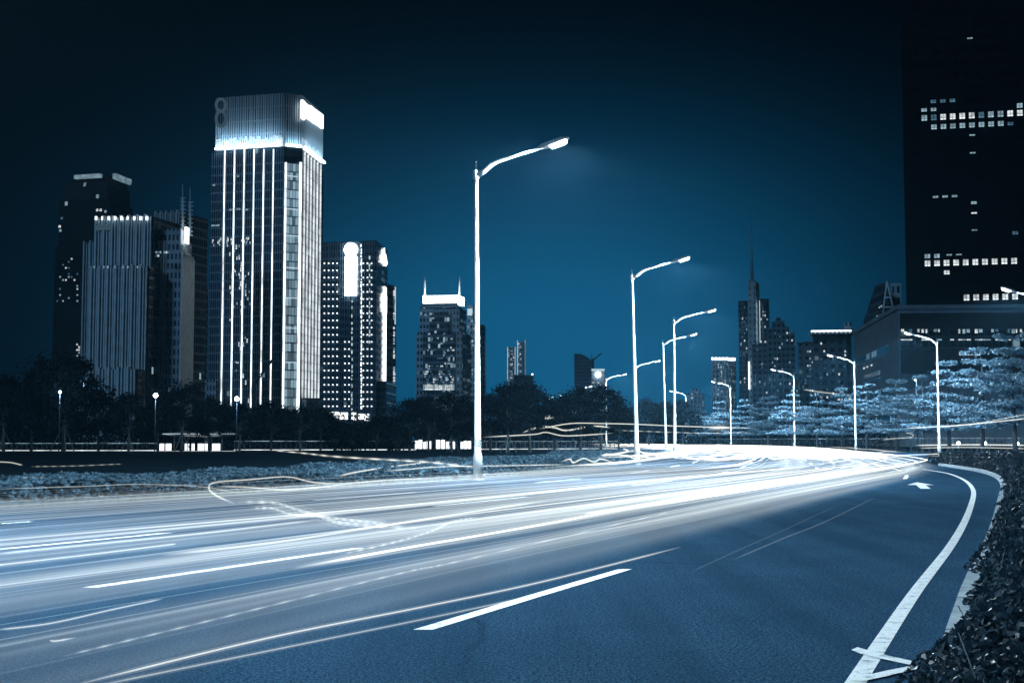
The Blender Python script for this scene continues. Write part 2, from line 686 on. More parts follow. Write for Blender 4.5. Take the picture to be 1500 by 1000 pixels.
for k, wf in enumerate((0.825, 0.62, 0.41, 0.2)):
    mk = MB()
    for j in range(-1, 9):
        a0 = 10.95 + j * 14.0 + (0 if k == 0 else 3.1 * k)
        for q in range(4):
            y0, y1 = a0 + q * 1.27, a0 + (q + 1) * 1.27
            if y0 > 110 or (k == 0 and j in (1, 2)):
                continue
            hw = 0.078
            mk.quad((lane_x(wf, y0) - hw, y0, 0.004), (lane_x(wf, y0) + hw, y0, 0.004), (lane_x(wf, y1) + hw, y1, 0.004), (lane_x(wf, y1) - hw, y1, 0.004))
    setting('lane_dash_marking', mk, M_PAINT)


def px_quad(mk, pts, z=0.004):
    mk.poly([on_plane(x, y, z) for x, y in pts])


mk = MB()                                   # arrow in the near lane
a0, a1 = Vector((12.75, 42.3, 0.004)), Vector((14.35, 48.6, 0.004))
d_ = (a1 - a0).normalized()
n_ = Vector((d_.y, -d_.x, 0))
mid = a0 + d_ * 3.6
for q in ([a0 - n_ * 0.15, a0 + n_ * 0.15, mid + n_ * 0.15, mid - n_ * 0.15], [mid - n_ * 0.42, mid + n_ * 0.42, a1]):
    mk.poly(q)
setting('arrow_marking', mk, M_PAINT)
mk = MB()                                   # hand painted survey stripes by the edge line
px_quad(mk, [(1247, 951), (1256, 947), (1283, 955), (1281, 962), (1262, 957)], 0.009)
px_quad(mk, [(1281, 962), (1283, 955), (1313, 962), (1336, 967), (1334, 973)], 0.009)
px_quad(mk, [(1243, 995), (1260, 990), (1300, 981), (1346, 972), (1343, 979), (1296, 990), (1262, 997)], 0.009)
setting('survey_mark', mk, M_PAINT)


def kerb(fn, y0, y1, side, name, step=1.0, gap=0.012):
    mb = MB()
    y = y0
    while y < y1:
        ya, yb = y, y + step - gap
        a, c = fn(ya), fn(yb)
        wd = 0.14 * side
        jit = random.uniform(-0.006, 0.006)
        p = [(a, ya), (a + wd, ya), (c + wd, yb), (c, yb)]
        if side < 0:
            p = [(a + wd, ya), (a, ya), (c, yb), (c + wd, yb)]
        top = 0.14 + jit
        mb.box8([(*q, -0.05) for q in p] + [(*q, top) for q in p])
        y += step
    return setting(name, mb, M_KERB)


kerb(Rx, 3, 80, 1, 'kerb', 1.0)
kerb(Lx, 20, 140, -1, 'kerb', 1.0)


# ------------------------------------------------------------------ hedge on the right, ground cover on the left
def plant_cloud(fa, width, y0, y1, dens, height, size_near, size_far, edge_drop=0.5):
    P, S = [], []
    y = y0
    while y < y1:
        dy = 0.5
        wdt = width(y)
        n = int(dens(y) * wdt * dy)
        x = fa(y)
        uu = rng.random(n)
        yyy = y + rng.random(n) * dy
        hh = height(x + uu * wdt, yyy)
        edge = np.minimum(uu * wdt, (1 - uu) * wdt)
        hh = hh * np.clip(0.25 + edge / edge_drop, 0, 1)
        zz = hh * (1 - 0.55 * rng.random(n) ** 2.0)
        xx = x + uu * wdt
        P.append(np.stack([xx, yyy, zz], 1))
        k = np.clip((y - 6) / 40, 0, 1)
        S.append((size_near * (1 - k) + size_far * k) * rng.uniform(0.7, 1.3, n))
        y += dy
    return np.concatenate(P), np.concatenate(S)


def lump(x, y):
    return (0.62 + 0.14 * np.sin(x * 1.9 + y * 0.7) * np.sin(y * 1.3 - x * 0.8) + 0.09 * np.sin(x * 4.1 + 2) * np.sin(y * 3.7)
            + 0.05 * np.sin(x * 9.3 + y * 4.0))


hw = table([(3, 2.4), (10, 3.0), (30, 3.5), (50, 4.5), (65, 9), (75, 14), (85, 14), (95, 6)])
edge_wob = lambda y: Rx(y) + (0.2 if y < 8.8 else 0.36) + 0.12 * math.sin(y * 1.7) + 0.1 * math.sin(y * 4.3 + 1)
P, S = plant_cloud(lambda y: edge_wob(y) if y < 55 else edge_wob(y) + 0.12, hw, 4.0, 90,
                   lambda y: 4600 if y < 14 else (1800 if y < 30 else 300), lump, 0.045, 0.12)
hd = thing('hedge', 'dark leafy hedge beside the kerb at the right of the road', 'hedge', (4, 8, 0))
me = leaves_mesh('foliage', P - np.array([4, 8, 0]), S, M_LEAF_HEDGE, (0, -0.1, 0.7), 0.8, 0.6)
o = bpy.data.objects.new('foliage', me)
COL.objects.link(o)
o.parent = hd
mbs = MB()
for y in np.arange(4, 60, 0.35):
    for q in range(4):
        x = Rx(y) + 0.3 + random.random() * 3
        h = 0.5 + random.random() * 0.2
        mbs.tube([(x, y, -0.05), (x + random.uniform(-.1, .1), y, h * 0.6), (x + random.uniform(-.2, .2), y + random.uniform(-.1, .1), h)], [0.009, 0.006, 0.003], 4)
part('stems', mbs, M_BARK, hd)['kind'] = 'stuff'
# earth under the hedge
mb = MB()
for y in np.arange(2, 90, 1.0):
    a, c = Rx(y) + 0.16, Rx(y + 1) + 0.16
    mb.quad((a, y, 0.1), (a + hw(y), y, 0.1), (c + hw(y + 1), y + 1, 0.1), (c, y + 1, 0.1))
setting('planting_bed', mb, M_TURF)


def strip_h(x, y):
    return 0.42 + 0.05 * np.sin(x * 1.1 + y * 0.4) + 0.04 * np.sin(x * 2.7 - y * 1.9) + 0.03 * np.sin(y * 5.1 + x * 3.0)


swid = lambda y: 8.5 + 2.0 * math.sin(y * 0.11)
P, S = plant_cloud(lambda y: Lx(y) - 0.5 - swid(y), swid, 24, 135, lambda y: 330 if y < 50 else 120 if y < 90 else 50, strip_h, 0.14, 0.2, 0.7)
me = leaves_mesh('ground_cover', P, S, M_LEAF_STRIP, (0, 0, 1.0), 0.6, 0.7)
o = bpy.data.objects.new('ground_cover', me)
COL.objects.link(o)
o['kind'] = 'stuff'
mb = MB()
for y in np.arange(24, 135, 1.0):
    a, c = Lx(y) - 0.75, Lx(y + 1) - 0.75
    mb.quad((a - swid(y) + .6, y, 0.16), (a, y, 0.16), (c, y + 1, 0.16), (c - swid(y + 1) + .6, y + 1, 0.16))
    mb.quad((a, y, 0.16), (a + 0.2, y, 0.0), (c + 0.2, y + 1, 0.0), (c, y + 1, 0.16))
setting('verge', mb, M_TURF)


# ------------------------------------------------------------------ street lamps
LAMP_W = 27000.0


def make_lamp():
    root = thing('street_lamp', '', 'street lamp')
    mb = MB()
    mb.lathe([(0.17, 0.0), (0.17, 0.9), (0.15, 0.94), (0.145, 1.0), (0.128, 1.02), (0.065, 11.5), (0.05, 11.6)], 18)
    pole = part('pole', mb, M_POLE, root)
    mb = MB()
    mb.lathe([(0.27, 0.0), (0.27, 0.03), (0.20, 0.05)], 18)
    part('base_plate', mb, M_GALV, pole)
    mb = MB()
    for z in (1.30, 1.40, 1.50):
        mb.lathe([(0.128, z - 0.02), (0.142, z - 0.012), (0.142, z + 0.012), (0.128, z + 0.02)], 18)
    part('band', mb, M_POLE, pole)
    mb = MB()
    mb.box(-0.1745, -0.168, -0.07, 0.07, 0.35, 0.8)
    part('access_hatch', mb, M_GALV, pole)
    mb = MB()
    mb.lathe([(0.052, 11.6), (0.042, 11.82), (0.014, 11.97), (0.001, 12.0)], 12)
    part('finial', mb, M_POLE, root)
    mb = MB()
    mb.lathe([(0.09, 11.32), (0.12, 11.34), (0.12, 11.64), (0.09, 11.66)], 14)
    part('collar', mb, M_POLE, root)
    mb = MB()
    mb.tube([(0.08, 0, 11.46), (0.35, 0, 11.62), (0.62, 0, 11.84), (0.86, 0, 11.935), (1.6, 0, 12.11), (2.42, 0, 12.29)],
            [0.11, 0.10, 0.09, 0.08, 0.062, 0.048], 12)
    part('arm', mb, M_POLE, root)
    # flat oval head, tilted up along the arm
    a = math.atan2(0.33, 1.2)
    ca, sa = math.cos(a), math.sin(a)

    def hp(x, y, z):
        return (2.36 + x * ca - z * sa, y, 12.28 + x * sa + z * ca)
    prof = [(0.0, 0.045, 0.05), (0.10, 0.075, 0.07), (0.26, 0.17, 0.12), (0.42, 0.225, 0.14), (0.62, 0.235, 0.13), (1.08, 0.225, 0.11), (1.24, 0.18, 0.08), (1.32, 0.08, 0.04)]
    mb = MB()
    rings = []
    for x, hw_, th in prof:
        ring = []
        for k in range(12):
            tt = math.pi * k / 11
            ring.append(hp(x, hw_ * math.cos(tt), th * math.sin(tt) * 0.9))
        ring += [hp(x, -hw_ * 0.86, -th * 0.55), hp(x, hw_ * 0.86, -th * 0.55)]
        rings.append(ring)
    for r0, r1 in zip(rings[:-1], rings[1:]):
        for k in range(14):
            k2 = (k + 1) % 14
            mb.quad(r0[k2], r0[k], r1[k], r1[k2], smooth=False)
    mb.poly(rings[0])
    mb.poly(list(reversed(rings[-1])))
    for q in range(9):                       # cooling fins on the back of the lamp part
        x = 0.56 + q * 0.06
        mb.box8([hp(x, -0.13, 0.07), hp(x + 0.02, -0.13, 0.07), hp(x + 0.02, 0.13, 0.07), hp(x, 0.13, 0.07),
                 hp(x, -0.11, 0.115), hp(x + 0.02, -0.11, 0.115), hp(x + 0.02, 0.11, 0.115), hp(x, 0.11, 0.115)])
    head = part('lamp_head', mb, M_HEAD, root)
    mb = MB()
    ll = [(0.54, -0.19), (1.10, -0.19), (1.22, -0.12), (1.22, 0.12), (1.10, 0.19), (0.54, 0.19)]
    bot = [hp(0.88 + (x - 0.88) * .86, y * .8, -0.17) for x, y in ll]
    top = [hp(x, y, -0.035) for x, y in ll]
    mb.poly(list(reversed(bot)))
    for i in range(6):
        j = (i + 1) % 6
        mb.quad(bot[i], bot[j], top[j], top[i])
    part('lens', mb, M_LENS, head)
    ld = bpy.data.lights.new('lamp_light', 'SPOT')
    ld.energy = LAMP_W
    ld.color = (0.72, 0.90, 1.0)
    ld.spot_size = R(177)
    ld.spot_blend = 0.2
    ld.shadow_soft_size = 0.22
    lo = bpy.data.objects.new('lamp_light', ld)
    COL.objects.link(lo)
    lo.parent = root
    lo.location = hp(0.85, 0, -0.28)
    lo.rotation_euler = (0, R(7), 0)
    return root


lamp0 = make_lamp()
LAMPS = [
    # x, y, rotation of the arm, lean (deg), label
    (-1.27, 51.0, -18, 0.4, 'tall white street lamp nearest the camera, its pole crossing the whole skyline', 0),
    (7.65, 83.6, -12, 1.3, 'second tallest white street lamp, standing right of the centre by the verge', 0),
    (13.8, 116.0, -8, 0.0, 'white street lamp whose head is third highest, left of the spire tower', 0),
    (16.1, 143.0, -4, 1.2, 'white street lamp close left of the third highest one, its arm crossing that pole', 0),
    (17.1, 190.0, 4, 0.0, 'street lamp half hidden behind the second tallest lamp pole, only arm and head clear', 0),
    (15.7, 228.0, 10, 0.0, 'far street lamp right of the small tower with the round light', 0),
    (13.0, 280.0, 14, 0.0, 'far street lamp in front of the curved dark tower, arm over the treetops', 0),
    (9.2, 335.0, 18, 0.0, 'farthest street lamp of the left row, rising over treetops left of the curved tower', 0),
    (39.3, 100.0, 192, 0.0, 'street lamp cut by the right edge, its head in front of the black tower', 1),
    (44.0, 141.0, 190, 0.0, 'street lamp by the hedge end, arm to the left, before the brightly lit trees', 1),
    (44.7, 178.0, 186, 0.0, 'street lamp with arm to the left, before the podium with slanting window bands', 1),
    (44.2, 214.0, 182, 0.0, 'street lamp with arm to the left, before the block with a bright roof line', 1),
    (41.3, 258.0, 178, 0.0, 'street lamp with arm to the left, before the pale lit apartment tower', 1),
    (39.2, 308.0, 175, 0.0, 'smallest street lamp of the right row, beside the third highest lamp pole', 1),
    (-14.8, 19.5, -24, 0.0, 'street lamp on the left verge close by, just out of the picture', 0),
    (-29.0, -10.5, -26, 0.0, 'street lamp on the left verge behind the viewpoint, out of the picture', 0),
]
for i, (x, y, rot, lean, lab, side) in enumerate(LAMPS):
    o = lamp0 if i == 0 else copy_tree(lamp0)
    o.location = (x, y, 0)
    o.rotation_euler = (0, R(-lean), R(rot))
    if lean:
        o.rotation_mode = 'ZYX'
        o.rotation_euler = (0, R(-lean), R(rot))
    o['label'] = lab
    o['group'] = 'street lamps along the right kerb' if side else 'street lamps along the left kerb'


# ------------------------------------------------------------------ buildings
class Face:
    """a wall between two plan points given as (px, distance); details are placed by what the photograph shows"""
    def __init__(s, a, b):
        (pa, da_), (pb, db) = a, b
        s.p0 = Vector(((pa - CX) / F * da_ / cp, da_))    # columns measured at the horizon
        s.p1 = Vector(((pb - CX) / F * db / cp, db))
        s.L = (s.p1 - s.p0).length
        s.t = (s.p1 - s.p0) / s.L
        n = Vector((s.t.y, -s.t.x))
        if n.dot(s.p0) > 0:
            n = -n
        s.n = n

    def uz(s, px, py):
        r = ray(px, py)
        # solve p0 + u t = k (r.x, r.y)
        det = s.t.x * (-r.y) - (-r.x) * s.t.y
        rx, ry = -s.p0.x, -s.p0.y
        u = (rx * (-r.y) - (-r.x) * ry) / det
        k = (s.t.x * ry - s.t.y * rx) / det
        return u, CAMH + k * r.z

    def P(s, u, z, o=0.0):
        q = s.p0 + s.t * u + s.n * o
        return Vector((q.x, q.y, z))

    def box(s, mb, u0, u1, z0, z1, o0, o1):
        if u0 > u1:
            u0, u1 = u1, u0
        c = [s.P(u0, z0, o1), s.P(u1, z0, o1), s.P(u1, z0, o0), s.P(u0, z0, o0)]
        cr = (c[1] - c[0]).cross(c[2] - c[1])
        if cr.z < 0:
            c = [c[1], c[0], c[3], c[2]]
        mb.box8(c + [Vector((p.x, p.y, z1)) for p in c])

    def pxbox(s, mb, x0, y0, x1, y1, o0, o1):
        """box covering photo pixels x0..x1, y0 (top)..y1"""
        u0, _ = s.uz(x0, (y0 + y1) / 2)
        u1, _ = s.uz(x1, (y0 + y1) / 2)
        xm = (x0 + x1) / 2
        z1, z0 = s.uz(xm, y0)[1], s.uz(xm, y1)[1]
        s.box(mb, u0, u1, z0, z1, o0, o1)


def plan(*pts):
    return [(((p - CX) / F * d / cp), d) for p, d in pts]


def ccw(pts):
    a = sum(p[0] * q[1] - q[0] * p[1] for p, q in zip(pts, pts[1:] + pts[:1]))
    return pts if a > 0 else pts[::-1]


def zat(px, py, d):
    return at(px, py, d).z


BOXMESH = {}


def unit_box(name, mat):
    k = (name, mat.name)
    if k not in BOXMESH:
        mb = MB()
        mb.box(-0.5, 0.5, -0.5, 0.5, -0.5, 0.5)
        BOXMESH[k] = mb.mesh(name, mat)
    return BOXMESH[k]


def fix(face, root, name, mat, u0, u1, z0, z1, o0=0.02, o1=0.2):
    """one small part fixed to a wall (a window, a lamp): shares its mesh with its like"""
    o = bpy.data.objects.new(name, unit_box(name, mat))
    COL.objects.link(o)
    o.parent = root
    c = face.P((u0 + u1) / 2, (z0 + z1) / 2, (o0 + o1) / 2) - ORIGIN[root.name]
    o.location = c
    o.rotation_euler = (0, 0, math.atan2(face.t.y, face.t.x))
    o.scale = (abs(u1 - u0), abs(o1 - o0), abs(z1 - z0))
    return o


def pxfix(face, root, name, mat, x0, y0, x1, y1, o0=0.02, o1=0.2):
    ym, xm = (y0 + y1) / 2, (x0 + x1) / 2
    return fix(face, root, name, mat, face.uz(x0, ym)[0], face.uz(x1, ym)[0], face.uz(xm, y1)[1], face.uz(xm, y0)[1], o0, o1)


def building(label, px, d, cat='building', name='building', group=None):
    return thing(name, label, cat, ((px - CX) / F * d / cp, d, 0), group)


def scatter_windows(face, root, x0, y0, x1, y1, sx, sy, prob, ww=0.6, hh=0.5, limit=100, seed=1, weights=(2, 3, 3)):
    """lit windows among the grid of a wall, at photo pixel pitch sx, sy"""
    rr = random.Random(seed)
    n = 0
    y = y0
    while y < y1:
        x = x0
        while x < x1:
            if rr.random() < prob and n < limit:
                mt = rr.choices(M_WIN, weights)[0]
                pxfix(face, root, 'window', mt, x, y, x + sx * ww, y + sy * hh)
                n += 1
            x += sx
        y += sy
    return n


# ---- 1 dark tower at the far left
D = 800
bd = building('dark tower at far left with two pale lit bands round its roof', 135, D, 'tower', 'office_tower')
M_DARKT = facade('dark_tower_wall', (0.008, 0.014, 0.02), (0.003, 0.006, 0.01), 3.2, 3.9, 0.6, 0.6, 0.02, 0.35, 0.7, 0.4, 0.1)
fp = ccw(plan((82, D + 10), (158, D), (191, D + 40), (120, D + 60)))
mb = MB(); mb.prism(fp, 0, zat(135, 290, D)); part('wall', mb, M_DARKT, bd)
fp = ccw(plan((77, D + 14), (160, D - 4), (194, D + 40), (118, D + 64)))
mb = MB(); mb.prism(fp, 0, zat(135, 357, D)); part('lower_wall', mb, M_DARKT, bd)
fp0 = ccw(plan((86, D + 12), (155, D + 4), (187, D + 40), (120, D + 56)))
fp1 = ccw(plan((100, D + 16), (150, D + 10), (182, D + 38), (122, D + 50)))
mb = MB(); mb.prism(fp0, zat(135, 290, D), zat(135, 262, D), ccw(plan((92, D + 13), (153, D + 6), (186, D + 40), (121, D + 54))))
mb.prism(fp1, zat(135, 262, D), zat(135, 250, D)); part('roof', mb, M_DARKT, bd)
M_CROWNL = emit('pale_crown_light', (.5, .78, .95), .42, .25, .35, 'NONE')
f1 = Face((82, D + 10), (158, D)); f2 = Face((158, D), (191, D + 40))
mb = MB(); f1.pxbox(mb, 101, 253, 139, 258.5, -9, -5); part('crown_light', mb, M_CROWNL, bd)
mb = MB()
fz = Face((163, D + 8), (188, D + 38))
a, c = fz.uz(165, 255), fz.uz(188, 268)
pts = [fz.P(a[0], fz.uz(165, 262)[1]), fz.P(c[0], fz.uz(188, 271)[1]), fz.P(c[0], fz.uz(188, 263)[1]), fz.P(a[0], fz.uz(165, 254)[1])]
pb = [p + Vector((fz.n.x, fz.n.y, 0)) * 2 for p in pts]
mb.box8([pb[0], pb[1], pts[1], pts[0], pb[3], pb[2], pts[2], pts[3]])
part('crown_light', mb, M_CROWNL, bd)
scatter_windows(f1, bd, 83, 378, 122, 440, 4.2, 4.4, 0.22, 0.5, 0.5, 40, 3)
for (x, y, s) in ((141, 306, 0), (146, 306, 0), (153, 308, 1), (86, 330, 0), (87, 336, 1), (89, 318, 2)):
    pxfix(f1, bd, 'window', M_WIN[s], x, y, x + 3, y + 3.4)
scatter_windows(f1, bd, 112, 495, 121, 520, 3, 4, 0.6, 0.7, 0.6, 16, 5, (4, 2, 1))

# ---- 2 finned building with antennas
D = 520
bd = building('stepped office block covered in vertical fins with twin antenna masts', 190, D, 'office block', 'office_block')
M_FIN = plain('pale_fin', (0.62, 0.78, 0.88), 0.5, 0.1, 0.18, 0.35)
M_GAP = facade('dark_recess', (0.010, 0.022, 0.035), (0.01, 0.02, 0.03), 1.6, 3.7, 0.8, 0.72, 0.006, 0.8, 0.3)
M_WALLPALE = facade('pale_panel_wall', (0.36, 0.50, 0.60), (0.05, 0.08, 0.11), 1.6, 3.7, 0.55, 0.6, 0.004, 0.5)


def finned(root, a, b, ytop, ybot, n, d, ratio=0.55, back=14, fin_d=1.0):
    fc = Face(a, b)
    z1 = fc.uz((a[0] + b[0]) / 2, ytop)[1]
    z0 = max(0.0, fc.uz((a[0] + b[0]) / 2, ybot)[1])
    body = [fc.P(0, 0), fc.P(fc.L, 0), fc.P(fc.L, 0, -back), fc.P(0, 0, -back)]
    body = ccw([(p.x, p.y) for p in body])
    mb = MB(); mb.prism(body, z0, z1)
    o = part('wall', mb, M_GAP, root)
    mb = MB()
    stp = fc.L / n
    for i in range(n):
        wv = stp * ratio * (1.25 if i % 3 == 0 else 0.8)
        fc.box(mb, i * stp + 0.1, i * stp + 0.1 + wv, z0, z1 + (0.8 if i % 3 == 0 else 0), 0.0, fin_d * (1.2 if i % 3 == 0 else 0.7))
    part('fins', mb, M_FIN, o)
    return fc, z0, z1


fc, z0, z1 = finned(bd, (138, D + 6), (222, D), 319, 700, 21, D, 0.5, 30, 1.5)
fA = fc
mb = MB(); mb.prism(ccw(plan((222, D), (232, D + 25), (200, D + 34), (190, D + 8))), 0, z1 - 0.5); part('side_wall', mb, M_WALLPALE, bd)
finned(bd, (122, D + 9), (140, D + 5), 356, 700, 6, D, 0.45, 26)
finned(bd, (133, D + 1), (217, D - 5), 392, 700, 21, D, 0.52, 8, 1.5)
finned(bd, (133, D - 4), (203, D - 10), 541, 700, 15, D, 0.6, 8, 1.5)
# round shoulder on the right
cxp = plan((236, D + 8))[0]
rad = 14 / F * D
mb = MB()
ring = [(cxp[0] + rad * math.cos(2 * math.pi * k / 28), cxp[1] + rad * math.sin(2 * math.pi * k / 28)) for k in range(28)]
mb.prism(ring, 0, zat(236, 352, D)); rw = part('round_wall', mb, M_GAP, bd)
mb = MB()
for k in range(28):
    th = 2 * math.pi * (k + 0.5) / 28
    if math.sin(th) > 0.3:
        continue
    a = Vector((cxp[0] + rad * math.cos(th), cxp[1] + rad * math.sin(th), 0))
    n = Vector((math.cos(th), math.sin(th), 0)); tt = Vector((-n.y, n.x, 0))
    q = [a - tt * .3 + n * .9, a + tt * .3 + n * .9, a + tt * .3 - n * .1, a - tt * .3 - n * .1]
    mb.box8(q + [Vector((p.x, p.y, zat(236, 351, D))) for p in q])
part('fins', mb, M_FIN, rw)
finned(bd, (225, D + 34), (262, D + 30), 312, 700, 14, D, 0.3, 20)
fw = Face((262, D + 4), (281, D + 20))
zt = fw.uz(270, 372)[1]
mb = MB(); mb.prism(ccw([(p.x, p.y) for p in (fw.P(0, 0), fw.P(fw.L, 0), fw.P(fw.L, 0, -10), fw.P(0, 0, -10))]), 0, zt)
mb.prism(ccw([(p.x, p.y) for p in (fw.P(0, 0), fw.P(3.4, 0), fw.P(3.4, 0, -8), fw.P(0, 0, -8))]), zt, fw.uz(265, 335)[1])
mb.prism(ccw([(p.x, p.y) for p in (fw.P(3.4, 0), fw.P(fw.L - 2, 0), fw.P(fw.L - 2, 0, -8), fw.P(3.4, 0, -8))]), zt, fw.uz(272, 352)[1])
wg = part('wing_wall', mb, M_WALLPALE, bd)
mb = MB()
for i in range(11):
    fw.box(mb, i * fw.L / 11 + 0.2, i * fw.L / 11 + 1.2, 0, zt - (i % 3), 0.0, 0.8)
part('fins', mb, M_FIN, wg)
for x, yt, yk, yb in ((267.5, 270, 290, 335), (278.5, 275, 296, 345)):
    mb = MB()
    p0, pk, p1 = at(x, yb, D + 12), at(x, yk, D + 12), at(x, yt, D + 12)
    mb.tube([p0, pk], 0.45, 8); mb.tube([pk, p1], [0.22, 0.12], 6)
    for j in range(9):
        z = p0.z + (pk.z - p0.z) * j / 8
        mb.box(p0.x - 1.0, p0.x + 1.0, p0.y - 0.3, p0.y + 0.3, z - 0.12, z + 0.12)
    part('antenna_mast', mb, M_FIN, bd)
mb = MB(); fw.pxbox(mb, 267, 333, 272, 357, 0.9, 1.4); part('flood_panel', mb, M_LED, bd)
for i in range(9):
    x = 143 + i * 9.3
    pxfix(fA, bd, 'parapet_light', M_LED, x, 318.0, x + 2.0, 323, 1.3, 1.9)
mb = MB(); fA.pxbox(mb, 143, 330, 164, 338, 1.3, 1.8); part('sign_panel', mb, M_SIGN_DIM, bd)
fS = Face((133, D + 1), (217, D - 5))
for x in (141, 155, 161, 171, 183, 190, 204):
    pxfix(fS, bd, 'parapet_light', M_WIN[1], x, 390.5, x + 1.4, 393, 1.6, 2.0)
scatter_windows(fA, bd, 140, 498, 178, 502, 5.5, 4, 0.45, 0.6, 0.7, 6, 8)
scatter_windows(Face((222, D - 3), (250, D - 3)), bd, 228, 368, 248, 374, 3, 5, 0.7, 0.7, 0.6, 8, 9)

# ---- low block between, with a small lit character sign
D = 640
bd = building('dark slab behind the finned block with a small lit character sign on top', 292, D, 'building', 'slab_block')
M_DKSLAB = facade('dark_slab_wall', (0.03, 0.05, 0.07), (0.01, 0.02, 0.03), 3, 3.5, 0.55, 0.5, 0.01, 0.4)
mb = MB(); mb.prism(ccw(plan((282, D), (304, D - 3), (306, D + 30), (284, D + 30))), 0, zat(292, 424, D))
mb.prism(ccw(plan((290, D + 4), (304, D + 2), (306, D + 28), (292, D + 28))), zat(292, 424, D), zat(292, 416, D)); part('wall', mb, M_DKSLAB, bd)
fs = Face((280, D - 3), (306, D - 6))
sg = MB()
for (x0, y0, x1, y1) in ((283.2, 417.0, 284.6, 417.8), (282.8, 418.6, 284.4, 419.4), (283.6, 419.4, 284.3, 422.6), (285.4, 416.9, 289.4, 417.8), (285.0, 418.8, 289.8, 419.7), (287.2, 419.7, 288.1, 422.6)):
    fs.pxbox(sg, x0, y0 - 2, x1, y1 - 2, 0.0, 0.6)
part('sign', sg, M_LED, bd)
for i in range(16):
    if random.random() < .75:
        pxfix(fs, bd, 'window', M_WIN[random.choice((0, 1))], 281, 470 + i * 7, 283.5, 472 + i * 7)

# ---- 3 the tall tower with light strips
D = 600
bd = building('tallest bright tower with vertical light strips and a glowing glass crown', 390, D, 'tower', 'skyscraper')
A, B_, C_, E_ = (305.5, D + 8), (413, D - 2), (440, D + 2), (471.5, D + 38)
BK = [(440, D + 60), (335, D + 45)]
M_T1 = facade('tower_curtain_wall', (0.030, 0.055, 0.08), (0.02, 0.05, 0.085), 1.55, 4.0, 0.8, 0.55, 0.010, 0.5, 0.3, 0.06)
ztop, zcr = zat(380, 216, D), zat(380, 137, D)
mb = MB(); mb.prism(ccw(plan(A, B_, C_, E_, *BK)), 0, ztop); part('wall', mb, M_T1, bd)
f1, fb, f2 = Face(A, B_), Face(B_, C_), Face(C_, E_)
# crown of glass fins, set back a little above a ledge
sh = lambda p, dd: (p[0], p[1] + dd)
cpts = [(312, D + 8.5), (412, D - 0.5), (438, D + 3.5), (468.5, D + 38), (440, D + 58), (336, D + 44)]
M_CROWN = facade('crown_glass', (0.10, 0.18, 0.25), (0.03, 0.06, 0.10), 1.7, 6.0, 0.72, 0.9, 0.0, 0.0, 0.3, 0.15)
g1, gb, g2 = Face(cpts[0], cpts[1]), Face(cpts[1], cpts[2]), Face(cpts[2], cpts[3])
mb = MB(); mb.prism(ccw(plan(*cpts)), ztop, zcr)
crown = part('crown', mb, M_CROWN, bd)
mb = MB()
for fc_, n in ((g1, 30), (gb, 8), (g2, 16)):
    for i in range(n + 1):
        u = i * fc_.L / n
        fc_.box(mb, max(0, u - 0.13), min(fc_.L, u + 0.13), ztop + 0.5, zcr, 0.0, 0.55)
part('crown_fins', mb, plain('crown_fin', (0.20, 0.30, 0.38), 0.4, 0.2, 0.1), crown)
M_FLOOD = emit('crown_floodlight', (0.96, 0.99, 1.0), 11.0)
for fc_ in (g1, gb, g2):                      # floodlight troughs at the foot of the crown shine up it
    mb = MB(); fc_.box(mb, 0.5, fc_.L - 0.5, ztop + 0.4, ztop + 1.2, 1.1, 2.0); part('floodlight', mb, M_FLOOD, crown)
    ld = bpy.data.lights.new('floodlight_beam', 'AREA')
    ld.shape = 'RECTANGLE'; ld.size = fc_.L - 1; ld.size_y = .5; ld.energy = (420 if fc_ is g1 else 170) * fc_.L; ld.color = (.75, .92, 1)
    lo = bpy.data.objects.new('floodlight_beam', ld); COL.objects.link(lo); lo.parent = bd
    lo.location = fc_.P(fc_.L / 2, ztop + 1.4, 2.3) - ORIGIN[bd.name]
    dv = Vector((-fc_.n.x * .35, -fc_.n.y * .35, 1))
    xv = Vector((fc_.t.x, fc_.t.y, 0)); zv = -dv.normalized(); yv = zv.cross(xv)
    lo.rotation_euler = Matrix((xv, yv, zv)).transposed().to_euler()
M_BASELIT = emit('crown_lit_band', (0.85, 0.95, 1.0), 0.9, 0.35, 0.35)
for fc_, y0, y1 in ((g1, 203, 0), (g2, 206, 0)):
    mb = MB()
    n = 26 if fc_ is g1 else 14
    for i in range(n):
        u = (i + 0.06) * fc_.L / n
        fc_.box(mb, u, u + fc_.L / n * 0.86, ztop + 0.8, ztop + 3.6 + random.random() * 2.4, 0.02, 0.2)
    part('lit_band', mb, M_BASELIT, crown)
# sign on the right of the crown, dim ring sign on the left
mb = MB()
for x0, y0, x1, y1 in ((438.5, 148, 442, 175), (442.4, 154, 450, 173), (450.4, 158, 458, 179), (458.4, 163, 463.5, 183), (463.9, 167, 469.0, 187)):
    a, c = g2.uz(x0, y0)[0], g2.uz(x1, y0)[0]
    g2.box(mb, a, c, g2.uz((x0 + x1) / 2, y1)[1], g2.uz((x0 + x1) / 2, y0)[1], 0.7, 1.6)
part('sign', mb, M_SIGN_SOFT, bd, 'blown out white sign on the right of the crown')
mb = MB()
for cy_, ry in ((155, 9), (175, 11)):
    pts = []
    for k in range(25):
        th = 2 * math.pi * k / 24
        u, z = g1.uz(325 + 7.0 * math.cos(th), cy_ + ry * math.sin(th))
        pts.append(g1.P(u, z, 0.9))
    mb.tube(pts, 0.7, 6, caps=False)
part('sign', mb, M_SIGN_DIM, bd, 'dim double ring sign on the left of the crown')
for x in (327, 341.4, 355.8, 370.2, 384.4, 398.8):
    pxfix(f1, bd, 'light_strip', M_LEDV, x - 0.6, 219, x + 0.6, 597, 0.05, 0.5)
